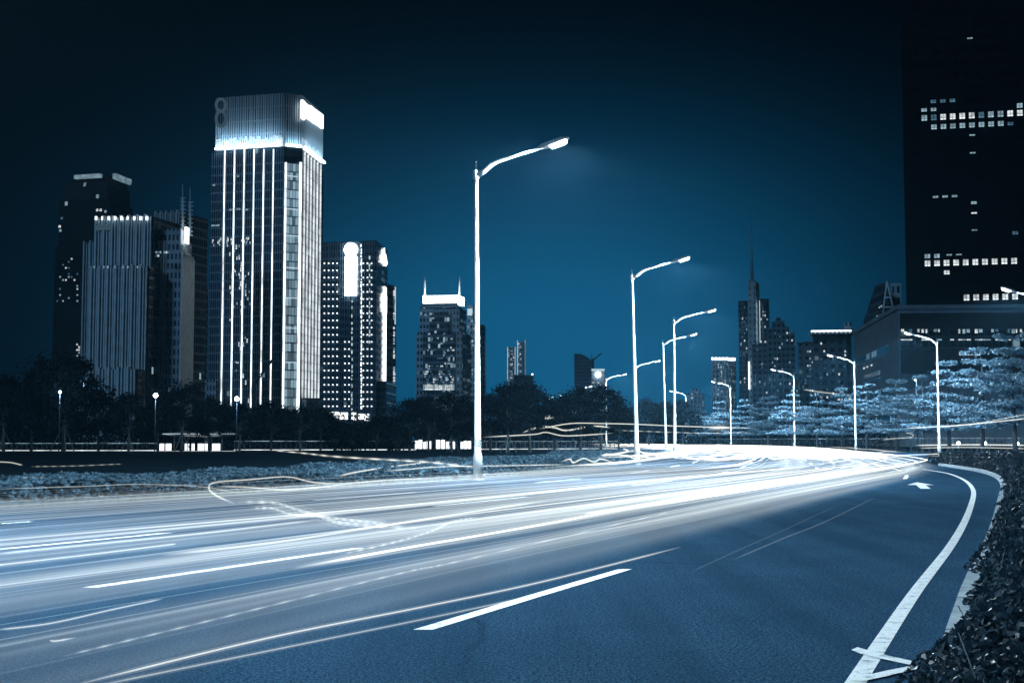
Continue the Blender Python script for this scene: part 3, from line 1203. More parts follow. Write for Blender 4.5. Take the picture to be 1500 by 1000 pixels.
for i in range(6):
    x = 444 + i * 4.7
    pxfix(f2, bd, 'light_strip', M_LEDS, x - 0.45, 222 + i * 3.6, x + 0.45, 583, 0.05, 0.5)
M_BAY = facade('lit_corner_bay', (0.6, 0.7, 0.78), (0.4, 0.5, 0.6), 1.3, 4.0, 0.86, 0.86, 1.0, 0.42, 0.4)
mb = MB(); fb.pxbox(mb, 414, 240, 439, 605, 0.03, 0.6); part('corner_bay', mb, M_BAY, bd)
for x0, x1 in ((414.6, 417.0), (436.0, 439.4)):
    pxfix(fb, bd, 'bay_light', M_LEDV, x0, 238, x1, 603, 0.62, 0.95)
for yb_ in (258, 306, 345, 392, 436, 480, 530):
    pxfix(fb, bd, 'bay_rail', M_LED_SOFT, 417.4, yb_, 435.6, yb_ + 1.2, 0.62, 0.9)
mb = MB()
for i in range(34):                            # thin mullions and floor bands stand proud of the glass
    u = (i + .5) * f1.L / 34
    f1.box(mb, u - .1, u + .1, 0, ztop - 1, 0.0, .22)
for i in range(1, int((ztop - 1) / 4)):
    f1.box(mb, 0, f1.L, i * 4.0 - .25, i * 4.0 + .25, 0.0, .16)
part('mullions', mb, plain('mullion', (0.24, 0.37, 0.48), .35, .3, .1), bd)
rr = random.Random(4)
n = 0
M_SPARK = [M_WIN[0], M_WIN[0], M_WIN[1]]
for k in range(95):                            # reflections in the lower left panes, painted as small glowing boxes
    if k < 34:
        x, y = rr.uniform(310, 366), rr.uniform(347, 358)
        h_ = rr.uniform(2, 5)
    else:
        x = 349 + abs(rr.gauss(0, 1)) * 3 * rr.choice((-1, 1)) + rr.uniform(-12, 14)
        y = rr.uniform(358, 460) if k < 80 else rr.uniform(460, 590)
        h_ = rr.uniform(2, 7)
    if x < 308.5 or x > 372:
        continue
    pxfix(f1, bd, 'glow_pane', rr.choice(M_SPARK), x, y, x + rr.uniform(0.8, 1.9), y + h_, 0.04, 0.26)
for x0, x1, y in ((310, 322, 329), (336, 342, 306), (360, 364, 306), (346, 352, 305), (347, 350, 257), (312, 315, 270)):
    pxfix(f1, bd, 'window', M_WIN[1], x0, y, x1, y + 2.4, 0.03, 0.2)
# lower step at the tower's left foot
mb = MB(); mb.prism(ccw(plan((298, D - 2), (316, D - 4), (318, D + 20), (300, D + 24))), 0, zat(305, 556, D)); part('annex_wall', mb, M_WALLPALE, bd)
mb = MB(); f2.pxbox(mb, 442, 586, 471, 640, 0.1, 2.0); part('podium_wall', mb, M_WALLPALE, bd)

# tower crane standing before the tower
D = 520
cr = thing('tower_crane', 'small dark crane with a slanted jib before the tall light strip tower', 'crane', tuple(at(372, 640, D).xy) + (0,))
mb = MB(); p = at(372, 640, D); mb.box(p.x - 0.7, p.x + 0.7, D - 0.7, D + 0.7, 0, zat(372, 563, D)); part('mast', mb, M_METAL, cr)
mb = MB()
a, c = at(372, 565, D), at(401, 525, D)
mb.tube([a, c], 0.28, 4); mb.tube([a + Vector((0, 0, 1.3)), c + Vector((0, 0, .6))], 0.18, 4)
for k in range(13):
    q0 = a.lerp(c, k / 12); q1 = (a + Vector((0, 0, 1.3))).lerp(c + Vector((0, 0, .6)), min(1, (k + .5) / 12))
    mb.tube([q0, q1], 0.12, 4)
mb.box(c.x - .3, c.x + 1.5, D - .5, D + .5, c.z - .3, c.z + .8)
part('jib', mb, M_METAL, cr)

# ---- 4 tower with rows of point lights and a blazing vertical sign
D = 560
bd = building('glass block dotted with rows of point lights and a blazing upright sign', 520, D, 'office block', 'office_block')
M_T4 = facade('dotted_tower_glass', (0.045, 0.085, 0.12), (0.014, 0.035, 0.06), 1.75, 2.95, 0.75, 0.6, 0.03, 0.25, 0.3, 0.06)
A, B_, E_ = (469, D + 6), (551, D), (567, D + 30)
mb = MB(); mb.prism(ccw(plan(A, B_, E_, (500, D + 40))), 0, zat(510, 352, D)); part('wall', mb, M_T4, bd)
mb = MB(); mb.prism(ccw(plan((566, D + 24), (580, D + 34), (570, D + 60), (556, D + 50))), 0, zat(572, 418, D + 30)); part('rear_wall', mb, M_T4, bd)
f1, f2 = Face(A, B_), Face(B_, E_)
f3 = Face((566, D + 24), (580, D + 34))
mb = MB()
for i in range(24):
    u = i * f1.L / 23
    f1.box(mb, max(0, u - .09), min(f1.L, u + .09), 0, zat(510, 353, D), 0, .3)
for i in range(1, 27):
    f1.box(mb, 0, f1.L, i * 2.95 - .22, i * 2.95 + .12, 0, .2)
part('mullions', mb, plain('mullion_pale', (0.09, 0.17, 0.25), .35, .3, .1), bd)
mb = MB()
u0, z_ = f1.uz(515, 366)
rr_ = 10.0 / F * D
pts = []
for k in range(24):
    th = 2 * math.pi * k / 24
    pts.append((u0 + rr_ * math.cos(th), z_ + rr_ * math.sin(th)))
fr = [f1.P(u, z, 1.4) for u, z in pts]; bk = [f1.P(u, z, .4) for u, z in pts]
mb.poly(fr)
for i in range(24):
    mb.quad(fr[i], bk[i], bk[(i + 1) % 24], fr[(i + 1) % 24])
f1.pxbox(mb, 507, 376, 523, 433, 0.4, 1.3)
part('sign', mb, M_SIGN, bd, 'blazing white upright sign with a round head')
n = 0
dots = []
for row in range(21):
    y = 385 + row * 10.45
    for x in (475, 481.2, 487.4, 493.6, 532, 538, 544):
        dots.append((x, y))
    if row >= 11:
        for x in (505, 511):
            dots.append((x, y))
for k, (x, y) in enumerate(dots[:100]):
    pxfix(f1, bd, 'point_light', M_LED, x, y, x + 1.5, y + 1.5, .25, .6)
mb = MB()
for x, y in dots[100:]:
    f1.pxbox(mb, x, y, x + 1.5, y + 1.5, .25, .6)
st = part('point_lights', mb, M_LED, bd); st['kind'] = 'stuff'
for x, ya, yb in ((529.2, 358, 600), (515.5, 440, 600), (541.3, 375, 500)):  # reflections in the glass, built as broken glowing strips
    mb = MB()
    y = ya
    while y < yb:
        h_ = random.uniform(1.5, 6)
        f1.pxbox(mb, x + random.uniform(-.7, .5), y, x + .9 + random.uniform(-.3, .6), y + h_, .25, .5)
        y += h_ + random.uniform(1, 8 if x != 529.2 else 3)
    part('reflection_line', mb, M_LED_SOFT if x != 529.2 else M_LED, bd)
mb = MB()                                      # flame shaped emblem on the right face
for pts in ([(556.5, 384), (558, 374), (561.5, 363), (561.8, 372), (559.5, 385)], [(560.5, 385.5), (563, 372), (565.6, 386), (563.4, 390)]):
    q = [f2.P(*f2.uz(x, y), .7) for x, y in pts]
    mb.poly(q); mb.poly([p - Vector((f2.n.x, f2.n.y, 0)) * .5 for p in reversed(q)])
    for i in range(len(q)):
        j = (i + 1) % len(q)
        o_ = Vector((f2.n.x, f2.n.y, 0)) * .5
        mb.quad(q[i], q[i] - o_, q[j] - o_, q[j])
part('emblem', mb, M_LED, bd)
mb = MB(); f2.pxbox(mb, 561.2, 420, 564.0, 562, .1, .6); f2.pxbox(mb, 558.8, 432, 565.6, 458, .1, .7); part('upright_light', mb, M_LED, bd)
mb = MB(); f2.pxbox(mb, 552, 560, 567, 640, .1, 4); part('lower_wall', mb, M_T4, bd)
for i in range(5):
    pxfix(f2, bd, 'ledge_light', M_WIN[2], 552, 562 + i * 14, 566, 563 + i * 14, 4.05, 4.3)
rr = random.Random(9)
for k in range(30):
    y = rr.uniform(425, 590)
    pxfix(f3, bd, 'glow_pane', rr.choice(M_WIN), 576, y, 577.5 + rr.random(), y + rr.uniform(2, 7))
pxfix(f3, bd, 'edge_light', M_LED_SOFT, 578.2, 420, 579.2, 475)
M_SHOP = emit('shop_light', (.95, .98, 1), 1.9)
for x0, y0, x1, y1 in ((484, 603, 496, 613), (497, 604, 510, 614), (516, 604, 522, 615), (526, 606, 533, 614), (535, 606, 541, 616)):
    pxfix(f1, bd, 'shop_window', M_SHOP, x0, y0, x1, y1, .3, .8)

# ---- 5 stone block with blazing roof sign
D = 800
bd = building('pale stone block with a blazing roof sign between two masts', 645, D, 'office block', 'office_block')
M_STONE = facade('stone_wall', (0.40, 0.58, 0.70), (0.015, 0.03, 0.045), 2.0, 3.9, 0.55, 0.5, 0.10, 0.35)
M_BAND = facade('glazed_bay', (0.14, 0.22, 0.3), (0.03, 0.06, 0.09), 1.5, 3.9, 0.85, 0.6, 0.25, 0.5)
A, B_, E_ = (610, D + 4), (677, D), (690, D + 28)
mb = MB(); mb.prism(ccw(plan(A, B_, E_, (630, D + 36))), 0, zat(645, 486, D)); part('wall', mb, M_STONE, bd)
mb = MB(); mb.prism(ccw(plan((614, D + 5), (673, D + 2), (683, D + 26), (634, D + 34))), zat(645, 486, D), zat(645, 449, D)); part('upper_wall', mb, M_STONE, bd)
f1, f2 = Face(A, B_), Face(B_, E_)
mb = MB(); f1.pxbox(mb, 629, 458, 658, 640, .02, .8); bay = part('glazed_bay', mb, M_BAND, bd)
mb = MB(); f1.pxbox(mb, 620, 488, 666, 574, .85, 1.4); part('lower_glazing', mb, M_BAND, bay)
mb = MB(); f1.pxbox(mb, 618, 444, 670, 449, -2, .5); part('cornice', mb, plain('cornice_stone', (.35, .45, .5), .7), bd)
fR = Face((620, D + 5), (668, D + 3)); fR2 = Face((668, D + 3), (681, D + 24))
mb = MB(); fR.pxbox(mb, 619.5, 433, 667, 444, -3, 0); fR2.pxbox(mb, 670, 434, 680, 446, -2, 0); part('roof_sign', mb, M_SIGN, bd)
for x in (622, 673.5):
    mb = MB(); mb.tube([at(x, 445, D + 10), at(x, 412, D + 10), at(x, 405, D + 10)], [.7, .55, .25], 8); part('mast', mb, M_FIN, bd)
f5 = Face((610, D + 2.4), (677, D - 1.6))
rr = random.Random(5)
for k in range(64):
    y = 500 + int(rr.random() ** .6 * 18) * 3.9
    x = 622 + int(rr.random() * 20) * 2.1
    pxfix(f5, bd, 'window', rr.choice(M_WIN), x, y, x + rr.choice((1.6, 1.6, 3.6)), y + 1.8, -.1, .3)
for i in range(16):
    x = 620 + i * 2.9
    pxfix(f5, bd, 'window', M_WIN[0 if i % 5 else 1], x, 562 + rr.random() * 2, x + 2.1, 571, -.1, .35)
for x, y in ((640, 494), (660, 495), (645, 502), (655, 512), (622, 460), (633, 465)):
    pxfix(f5, bd, 'window', M_WIN[1], x, y, x + 3, y + 2, -.1, .3)
# behind it
D = 900
bd = building('slimmer tower tucked behind the stone block, lit panel near its top', 700, D, 'tower', 'office_tower')
mb = MB(); mb.prism(ccw(plan((684, D), (699, D - 2), (708, D + 26), (690, D + 30))), 0, zat(694, 472, D))
mb.prism(ccw(plan((685, D + 3), (693, D + 2), (699, D + 22), (690, D + 24))), zat(694, 472, D), zat(694, 446, D)); part('wall', mb, M_STONE, bd)
f1 = Face((684, D), (699, D - 2))
pxfix(f1, bd, 'lit_panel', M_LED_SOFT, 685, 452, 692, 462, .2, .6)
scatter_windows(f1, bd, 686, 480, 698, 560, 2.6, 6, .3, .6, .45, 20, 12)
mb = MB(); mb.prism(ccw(plan((699, D + 8), (710, D + 10), (712, D + 40), (700, D + 40))), 0, zat(704, 474, D)); part('rear_wall', mb, M_DKSLAB, bd)

# ---- 6 far twin towers
D = 1500
bd = building('pair of slim pale far towers joined by a dark low block', 757, D, 'tower', 'twin_tower')
M_TW = facade('twin_wall', (0.24, 0.36, 0.46), (.08, .14, .2), 3, 3.4, .5, .55, .3, .45)
mb = MB(); mb.prism(ccw(plan((743, D), (755, D + 2), (755, D + 25), (744, D + 25))), 0, zat(749, 508, D))
part('wall', mb, M_TW, bd)
mb = MB(); mb.prism(ccw(plan((757.5, D), (769, D - 4), (770.5, D + 22), (758, D + 25))), 0, zat(763, 501, D))
mb.prism(ccw(plan((766, D), (770, D - 2), (770, D + 12), (766, D + 12))), zat(763, 501, D), zat(763, 497, D)); part('wall', mb, M_TW, bd)
for a, b_, yt, yb in ((743, 755, 508, 556), (757.5, 769.5, 498, 556)):
    ff = Face((a, D - 1), (b_, D - 3))
    pxfix(ff, bd, 'edge_light', M_LED_SOFT, a + .2, yt, a + 1.0, yb); pxfix(ff, bd, 'edge_light', M_LED_SOFT, b_ - .9, yt, b_ - .1, yb)
    scatter_windows(ff, bd, a + 1.5, yt + 4, b_ - 1.5, yb, 2.4, 5, .4, .6, .5, 24, int(a))
mb = MB(); mb.prism(ccw(plan((753, D - 20), (781, D - 22), (782, D + 10), (754, D + 10))), 0, zat(766, 549, D - 20)); part('low_wall', mb, M_DKSLAB, bd)
ff = Face((753, D - 22), (781, D - 24)); pxfix(ff, bd, 'roof_light', M_LED, 778.6, 546.8, 781, 549.4, -.5, .5)

# ---- 7 curved dark tower, 8 small tower with round light, far crane
D = 1400
bd = building('far dark tower whose roof curves down to the right', 852, D, 'tower', 'office_tower')
M_CV = facade('curved_tower_wall', (0.05, 0.09, 0.13), (.02, .04, .07), 2.6, 3.6, .6, .6, .02, .3)
mb = MB()
fc = Face((841, D), (864, D - 3))
n = 12
for i in range(n):
    a, c = i / n, (i + 1) / n
    u0, u1 = a * fc.L, c * fc.L
    yt = 518 + 12 * max(0, (a + c) / 2 - .25) ** 2 * 1.8
    fc.box(mb, u0, u1, 0, fc.uz(841 + 23 * (a + c) / 2, yt)[1], -30, 0)
part('wall', mb, M_CV, bd)
bd = building('small far tower with a round blazing light below its lit roof', 876, D, 'tower', 'office_tower')
mb = MB(); mb.prism(ccw(plan((866, D - 60), (886, D - 62), (887, D - 35), (868, D - 34))), 0, zat(876, 543, D - 60)); part('wall', mb, M_TW, bd)
ff = Face((866, D - 61), (886, D - 63))
pxfix(ff, bd, 'roof_light', M_LED_SOFT, 866.5, 540, 885.5, 543, -2, .5)
mb = MB()
c_ = ff.P(*ff.uz(876, 548.5), 1.0); rr_ = 3.6 / F * D
q = [(c_ + Vector((ff.t.x, ff.t.y, 0)) * rr_ * math.cos(k * math.pi / 10) + Vector((0, 0, 1)) * rr_ * math.sin(k * math.pi / 10)) for k in range(20)]
mb.poly(q)
o_ = Vector((ff.n.x, ff.n.y, 0)) * 1.2
for i in range(20):
    mb.quad(q[i], q[i] - o_, q[(i + 1) % 20] - o_, q[(i + 1) % 20])
part('sign', mb, M_SIGN, bd)
scatter_windows(ff, bd, 868, 555, 885, 585, 2.6, 4.2, .45, .6, .5, 30, 21)
cr = thing('tower_crane', 'far thin crane standing beside the curved dark tower', 'crane', tuple(at(869, 640, D).xy) + (0,))
p = at(869, 640, D)
mb = MB(); mb.box(p.x - 1.2, p.x + 1.2, D - 1.2, D + 1.2, 0, zat(869, 526, D)); part('mast', mb, M_METAL, cr)
mb = MB(); a, c = at(864.5, 531, D), at(881.5, 517, D); mb.tube([a, c], [1.2, .5], 4); mb.tube([at(868, 528, D), at(866, 519, D)], .5, 4)
mb.box(a.x - 1.5, a.x + 1.5, D - 1.5, D + 1.5, a.z - 3, a.z + 1); part('jib', mb, M_METAL, cr)

# ---- 9 pale lit apartment tower
D = 900
bd = building('pale floodlit apartment tower left of the spire tower, lights along its roof', 1058, D, 'apartment block', 'apartment_tower')
M_APT = facade('apartment_wall', (0.45, 0.60, 0.70), (.04, .07, .1), 2.6, 3.0, .5, .5, .30, .5)
A, B_, E_ = (1042, D + 4), (1066, D), (1077, D + 20)
mb = MB(); mb.prism(ccw(plan(A, B_, E_, (1050, D + 24))), 0, zat(1058, 528, D)); part('wall', mb, M_APT, bd)
mb = MB()
f1, f2 = Face(A, B_), Face(B_, E_)
for i in range(5):
    u = i * f1.L / 5
    f1.box(mb, u + .6, u + 1.6, 0, zat(1058, 529, D), 0, .9)
for i in range(3):
    u = i * f2.L / 3
    f2.box(mb, u + .6, u + 3, 0, zat(1058, 529, D), 0, 1.2)
part('bay_column', mb, M_APT, bd)
for i in range(9):
    x = 1042.5 + i * 2.7
    pxfix(f1, bd, 'roof_light', M_LED, x, 523 + (i % 2) * .8, x + 1.7, 527, -.5, .6)
for i in range(4):
    pxfix(f2, bd, 'roof_light', M_LED, 1067 + i * 2.5, 524, 1068.6 + i * 2.5, 528, -.5, .6)
scatter_windows(f1, bd, 1044, 532, 1065, 590, 2.6, 4.4, .22, .5, .5, 34, 31)
scatter_windows(f2, bd, 1067, 532, 1076, 590, 2.2, 4.4, .4, .5, .6, 26, 32)
D = 980
bd = building('low pale far block just left of the smallest right row lamp', 1018, D, 'building', 'apartment_tower')
mb = MB(); mb.prism(ccw(plan((1005, D), (1030, D - 2), (1031, D + 20), (1006, D + 22))), 0, zat(1018, 576, D))
mb.prism(ccw(plan((1012, D + 2), (1024, D + 1), (1025, D + 14), (1013, D + 16))), zat(1018, 576, D), zat(1018, 569, D)); part('wall', mb, M_APT, bd)

# ---- 10 spire tower
D = 1000
bd = building('dark tower with a tall ringed spire and a pale central slab', 1104, D, 'tower', 'spire_tower')
M_SPD = facade('spire_dark_wall', (0.02, 0.04, 0.06), (.012, .026, .04), 2.2, 3.5, .7, .6, .05, .5)
M_SPL = facade('spire_pale_wall', (0.36, 0.46, 0.52), (.05, .08, .1), 3.4, 5.0, .28, .4, .02, .3)


def cyl(px, d, rpx, y_top, name, mat, root, seg=24, y_bot=None):
    x = (px - CX) / F * d / cp
    r_ = rpx / F * d
    mb = MB()
    ring = [(x + r_ * math.cos(2 * math.pi * k / seg), d + r_ * math.sin(2 * math.pi * k / seg)) for k in range(seg)]
    mb.prism(ring, 0 if y_bot is None else zat(px, y_bot, d), zat(px, y_top, d))
    return part(name, mb, mat, root)


cyl(1090.5, D + 6, 8.5, 441, 'round_wall', M_SPD, bd)
cyl(1119, D + 10, 8.5, 438, 'round_wall', M_SPD, bd)
mb = MB(); mb.prism(ccw(plan((1096, D - 4), (1108, D - 5), (1113.5, D + 14), (1101, D + 16))), 0, zat(1104, 413, D)); part('slab_wall', mb, M_SPL, bd)
ff = Face((1096, D - 4), (1108, D - 5))
for i in range(12):
    pxfix(ff, bd, 'slab_window', M_METAL, 1104.6, 418 + i * 8, 1106, 421.5 + i * 8, .05, .35)
prof = [(3.2, 413), (3.0, 408)]
mb = MB()
for k in range(8):
    y = 411 - k * 3.6
    r_ = 3.8 - k * .24
    mb.lathe([(r_ * .55 * .5, zat(1104, y, D)), (r_ * .5, zat(1104, y - .6, D)), (r_ * .5, zat(1104, y - 1.4, D)), (r_ * .55 * .5, zat(1104, y - 2.4, D))], 14, at(1102.5, 500, D).xy.to_tuple() + (0,))
part('spire_rings', mb, M_GALV, bd)
mb = MB(); xx = at(1102.5, 500, D).x
mb.tube([(xx, D, zat(1104, 414, D)), (xx, D, zat(1104, 382, D)), (xx, D, zat(1104, 350, D)), (xx, D, zat(1104, 324, D))], [1.0, .8, .4, .12], 8); part('spire', mb, M_GALV, bd)
pxfix(ff, bd, 'edge_light', M_LED, 1096.2, 530, 1098.4, 570, .3, 1.2)
pxfix(ff, bd, 'edge_light', M_LED_SOFT, 1112.6, 440, 1113.5, 500, -8, 1.0)
fl = Face((1082, D - 3), (1096, D - 5))
scatter_windows(fl, bd, 1084, 448, 1096, 560, 3, 5.5, .2, .5, .5, 36, 41)
fl = Face((1113, D + 1), (1127, D + 2))
scatter_windows(fl, bd, 1114, 455, 1126, 500, 3, 5.5, .25, .5, .5, 20, 42)

# ---- 11 to 13: dark apartment blocks
M_DKAPT = facade('dark_apartment_wall', (0.075, 0.125, 0.17), (.012, .024, .036), 3.0, 3.1, .5, .5, .07, .5)
BL = [
    (1115, 760, (1101, 1140), 506, 'dark low apartment block at the foot of the spire tower', 'apartment_block', 1),
    (1182, 620, (1168, 1199), 503, 'dark apartment block with a flat roof left of the bright roof line', 'apartment_block', 2),
    (1150, 600, (1128, 1170), 545, 'low dark apartment block in front of the gabled one', 'apartment_block', 4),
]
for px, D, (xa, xb), yt, lab, nm, sd in BL:
    bd = building(lab, px, D, 'apartment block', nm)
    A, B_, E_ = (xa, D + 4), (xb - 9, D), (xb, D + 18)
    mb = MB(); mb.prism(ccw(plan(A, B_, E_, (xa + 8, D + 24))), 0, zat(px, yt, D)); part('wall', mb, M_DKAPT, bd)
    f1, f2 = Face(A, B_), Face(B_, E_)
    mb = MB()
    k = int(f1.L / 4)
    for i in range(k):
        f1.box(mb, i * f1.L / k + .4, i * f1.L / k + 2.0, 0, zat(px, yt + 2, D), 0, .9)
    part('bay_column', mb, M_DKAPT, bd)
    mb = MB(); f1.box(mb, f1.L * .3, f1.L * .55, zat(px, yt, D), zat(px, yt - 4, D), -8, -2); f1.box(mb, 0, f1.L, zat(px, yt, D), zat(px, yt, D) + .8, -.5, .3); part('roof', mb, M_DKSLAB, bd)
    scatter_windows(f1, bd, xa + 1, yt + 5, xb - 9, 575, 3.4, 5.2, .17, .5, .5, 50, 50 + sd)
    scatter_windows(f2, bd, xb - 8, yt + 5, xb, 575, 2.4, 5.2, .1, .5, .5, 16, 60 + sd)
D = 700
bd = building('dark apartment block with a peaked gable roof right of the spire tower', 1145, D, 'apartment block', 'apartment_block')
ff = Face((1124, D + 3), (1165, D))
mb = MB()
for xa, xb, yt in ((1124, 1131, 480), (1131, 1137, 471), (1137, 1144, 465), (1144, 1150, 470), (1150, 1157, 478), (1157, 1165, 487)):
    ff.box(mb, ff.uz(xa, 520)[0], ff.uz(xb, 520)[0], 0, ff.uz(xa, yt)[1], -22, 0)
part('wall', mb, M_DKAPT, bd)
scatter_windows(ff, bd, 1127, 486, 1164, 560, 3.6, 5.4, .12, .5, .5, 40, 71)
D = 520
bd = building('dark block with a bright flat roof line and a small roof tower', 1220, D, 'building', 'apartment_block')
A, B_, E_ = (1190, D), (1240, D - 2), (1247, D + 16)
mb = MB(); mb.prism(ccw(plan(A, B_, E_, (1200, D + 22))), 0, zat(1215, 490, D)); part('wall', mb, M_DKAPT, bd)
mb = MB(); mb.prism(ccw(plan((1237, D + 3), (1247.5, D + 2), (1248.5, D + 12), (1239, D + 12))), zat(1215, 490, D), zat(1240, 471, D)); part('roof_tower', mb, M_WALLPALE, bd)
ff = Face((1188, D - 4), (1247, D - 6))
mb = MB(); ff.pxbox(mb, 1188, 484.2, 1247, 488.6, -16, 0); part('roof_slab', mb, M_WALLPALE, bd)
pxfix(ff, bd, 'roof_light', M_LED, 1188, 483.6, 1247, 485.6, .1, .6)
f1 = Face(A, B_)
scatter_windows(f1, bd, 1193, 496, 1238, 585, 4.4, 5.6, .15, .5, .5, 44, 81)
for x in (1227, 1231, 1243):
    pxfix(f1, bd, 'window', M_WIN[0], x, 583, x + 3.2, 586)

# ---- 14 podium, 15 black tower, 16 slanted tower
D = 300
bd = building('wide dark podium with slanting window bands below the black tower', 1330, D, 'podium', 'podium_building')
A, B_, E_ = (1250, 374), (1316, D), (1580, D - 3)
M_POD = plain('podium_stone', (0.19, 0.28, 0.35), .8, 0, .18, .5, .1)
M_PODF = plain('podium_dark_panel', (0.012, 0.02, 0.027), .6, 0, .2, .5)
M_PGL = facade('podium_glass', (0.02, 0.035, 0.05), (.010, .02, .03), 1.5, 2.4, .9, .8, .05, .35)
zt = zat(1316, 453, D)
mb = MB(); mb.prism(ccw(plan(A, B_, E_, (1580, 400), (1270, 400))), 0, zt); part('wall', mb, M_POD, bd)
f1, f2 = Face(A, B_), Face(B_, E_)
for zz0, zz1, ua, ub in ((zt - 9, zt - 6.9, 2, f1.L - 14), (zt - 14.2, zt - 12.1, 20, f1.L - 26), (zt - 19.0, zt - 16.8, 2, f1.L - 3), (zt - 25.5, zt - 22.8, 2, f1.L - 8)):
    mb = MB(); f1.box(mb, ua, ub, zz0, zz1, .03, .12); part('window_band', mb, M_PGL, bd)
mb = MB(); f2.box(mb, .4, f2.L, zt - 14.2, zt - .9, .03, .25); part('dark_panel', mb, M_PODF, bd)
mb = MB(); f2.pxbox(mb, 1319, 484, 1500, 512, .27, .6); bnd = part('glazed_band', mb, M_PGL, bd)
mb = MB(); f2.box(mb, -.3, f2.L, zt, zt + .9, -.6, .35); f1.box(mb, 0, f1.L - .4, zt, zt + .9, -.6, .35); part('parapet', mb, M_POD, bd)
f2o = Face((1316, D - .7), (1580, D - 3.7))
rr = random.Random(31)
for i in range(30):
    x = 1320 + i * 6
    if rr.random() < .62:
        pxfix(f2o, bd, 'window', rr.choice(M_WIN), x, 482, x + rr.uniform(1.5, 5), 482 + rr.uniform(3, 6), 0, .15)
    if rr.random() < .62:
        pxfix(f2o, bd, 'strip_light', rr.choice(M_WIN[:2]), x, 496.5, x + rr.uniform(4, 6), 498.3, 0, .15)
for x in (1405, 1410, 1415, 1420, 1426, 1431):
    pxfix(f2o, bd, 'entrance_light', M_WIN[0], x, 515.5, x + 4, 520, 0, .2)
for x in (1266, 1271, 1277):
    pxfix(f1, bd, 'window', M_WIN[0], x, 538 - (x - 1266) * .4, x + 1.6, 540 - (x - 1266) * .4, .15, .3)
D = 335
bd = building('huge black tower at the right edge with rows of lit square windows', 1440, D, 'tower', 'skyscraper')
A, B_ = (1329, D), (1600, D - 10)
M_BLK = facade('black_tower_wall', (0.006, 0.010, 0.014), (.004, .007, .010), 2.37, 3.2, .62, .48, 0, 0, .7, .3, .1)
mb = MB(); mb.prism(ccw(plan(A, B_, (1600, D + 40), (1345, D + 45))), 0, 140); part('wall', mb, M_BLK, bd)
f1 = Face(A, B_)
U0 = f1.uz(1350, 172)[0]
CW = (f1.uz(1490, 172)[0] - U0) / 10


def wrow(px, py, cols, h=8.5, bright=None):
    z = f1.uz(px, py)[1]
    hh = h / F * D
    for k in cols:
        mt = M_WIN[bright] if bright is not None else random.choices(M_WIN, (3, 3, 1))[0]
        u = U0 + k * CW
        o = fix(f1, bd, 'window', mt, u, u + CW * .57, z - hh * .46, z + hh * .46, .02, .15)


rr = random.Random(2)
wrow(1420, 146, (1, 2, 3), 5, 2)
wrow(1360, 161, (0, 1), 5, 1); wrow(1490, 155, (10, 11), 7, 1)
wrow(1420, 169.5, range(0, 11), 9)
wrow(1420, 183.5, range(1, 9), 7.5, 1)
wrow(1420, 184.5, (9,), 5, 2)
wrow(1425, 198, (5,), 2, 1); wrow(1425, 224, (5,), 2, 1)
wrow(1380, 288, (1, 2, 3), 3, 1); wrow(1427, 297, (5,), 4, 1); wrow(1427, 312, (5,), 2, 0); wrow(1427, 337, (5,), 1.6, 1); wrow(1425, 56, (5,), 2, 1)
wrow(1365, 375, (0, 1), 6, 1); wrow(1365, 374, (2.3, 3.3), 2, 1)
wrow(1420, 384, range(0, 10), 9, 0)
wrow(1385, 399, (2,), 6, 0)
wrow(1450, 435, range(4, 10), 9, 0)
wrow(1487, 341, (9.2,), 5, 2)
D = 430
bd = building('dark slanted pyramid topped tower just left of the black tower', 1300, D, 'tower', 'slanted_tower')
M_SLT = facade('slanted_tower_wall', (0.05, 0.085, 0.115), (.02, .035, .05), 2.2, 3.2, .7, .6, .03, .4)
ff = Face((1275, D), (1312, D - 2))
u0, z0 = ff.uz(1280, 470); u1, z1 = ff.uz(1299, 410); u2, _ = ff.uz(1311, 470)
front = [ff.P(u0 - 2, 0, 0), ff.P(u2, 0, 0), ff.P(u2, z0, 0), ff.P(u1, z1, -3), ff.P(u0, z0, 0)]
back = [p + Vector((0, 14, 0)) for p in front]
mb = MB()
mb.poly(front, [((p - front[0]).xy.length, p.z) for p in front]); mb.poly(list(reversed(back)))
for i in range(5):
    j = (i + 1) % 5
    mb.quad(front[i], back[i], back[j], front[j], ((0, front[i].z), (14, front[i].z), (14, front[j].z), (0, front[j].z)))
part('wall', mb, M_SLT, bd)
mb = MB()
for a, c in (((1293, 462), (1299, 412)), ((1311, 462), (1299, 412)), ((1295, 450), (1308, 450)), ((1296.5, 436), (1305, 436))):
    q0, q1 = ff.P(*ff.uz(*a), .4), ff.P(*ff.uz(*c), .4)
    mb.tube([q0, q1], .28, 5)
part('frame_bars', mb, M_FIN, bd)
for x, y in ((1287, 449), (1290, 447), (1284, 462), (1288, 461)):
    pxfix(ff, bd, 'window', M_WIN[1], x, y, x + 2.2, y + 2.4, .05, .5)
D = 440
bd = building('plain pale shaft squeezed between the slanted tower and the black tower', 1316, D, 'building', 'slab_block')
mb = MB(); mb.prism(ccw(plan((1306, D), (1322, D - 1), (1322, D + 20), (1307, D + 20))), 0, zat(1314, 415, D)); part('wall', mb, M_WALLPALE, bd)


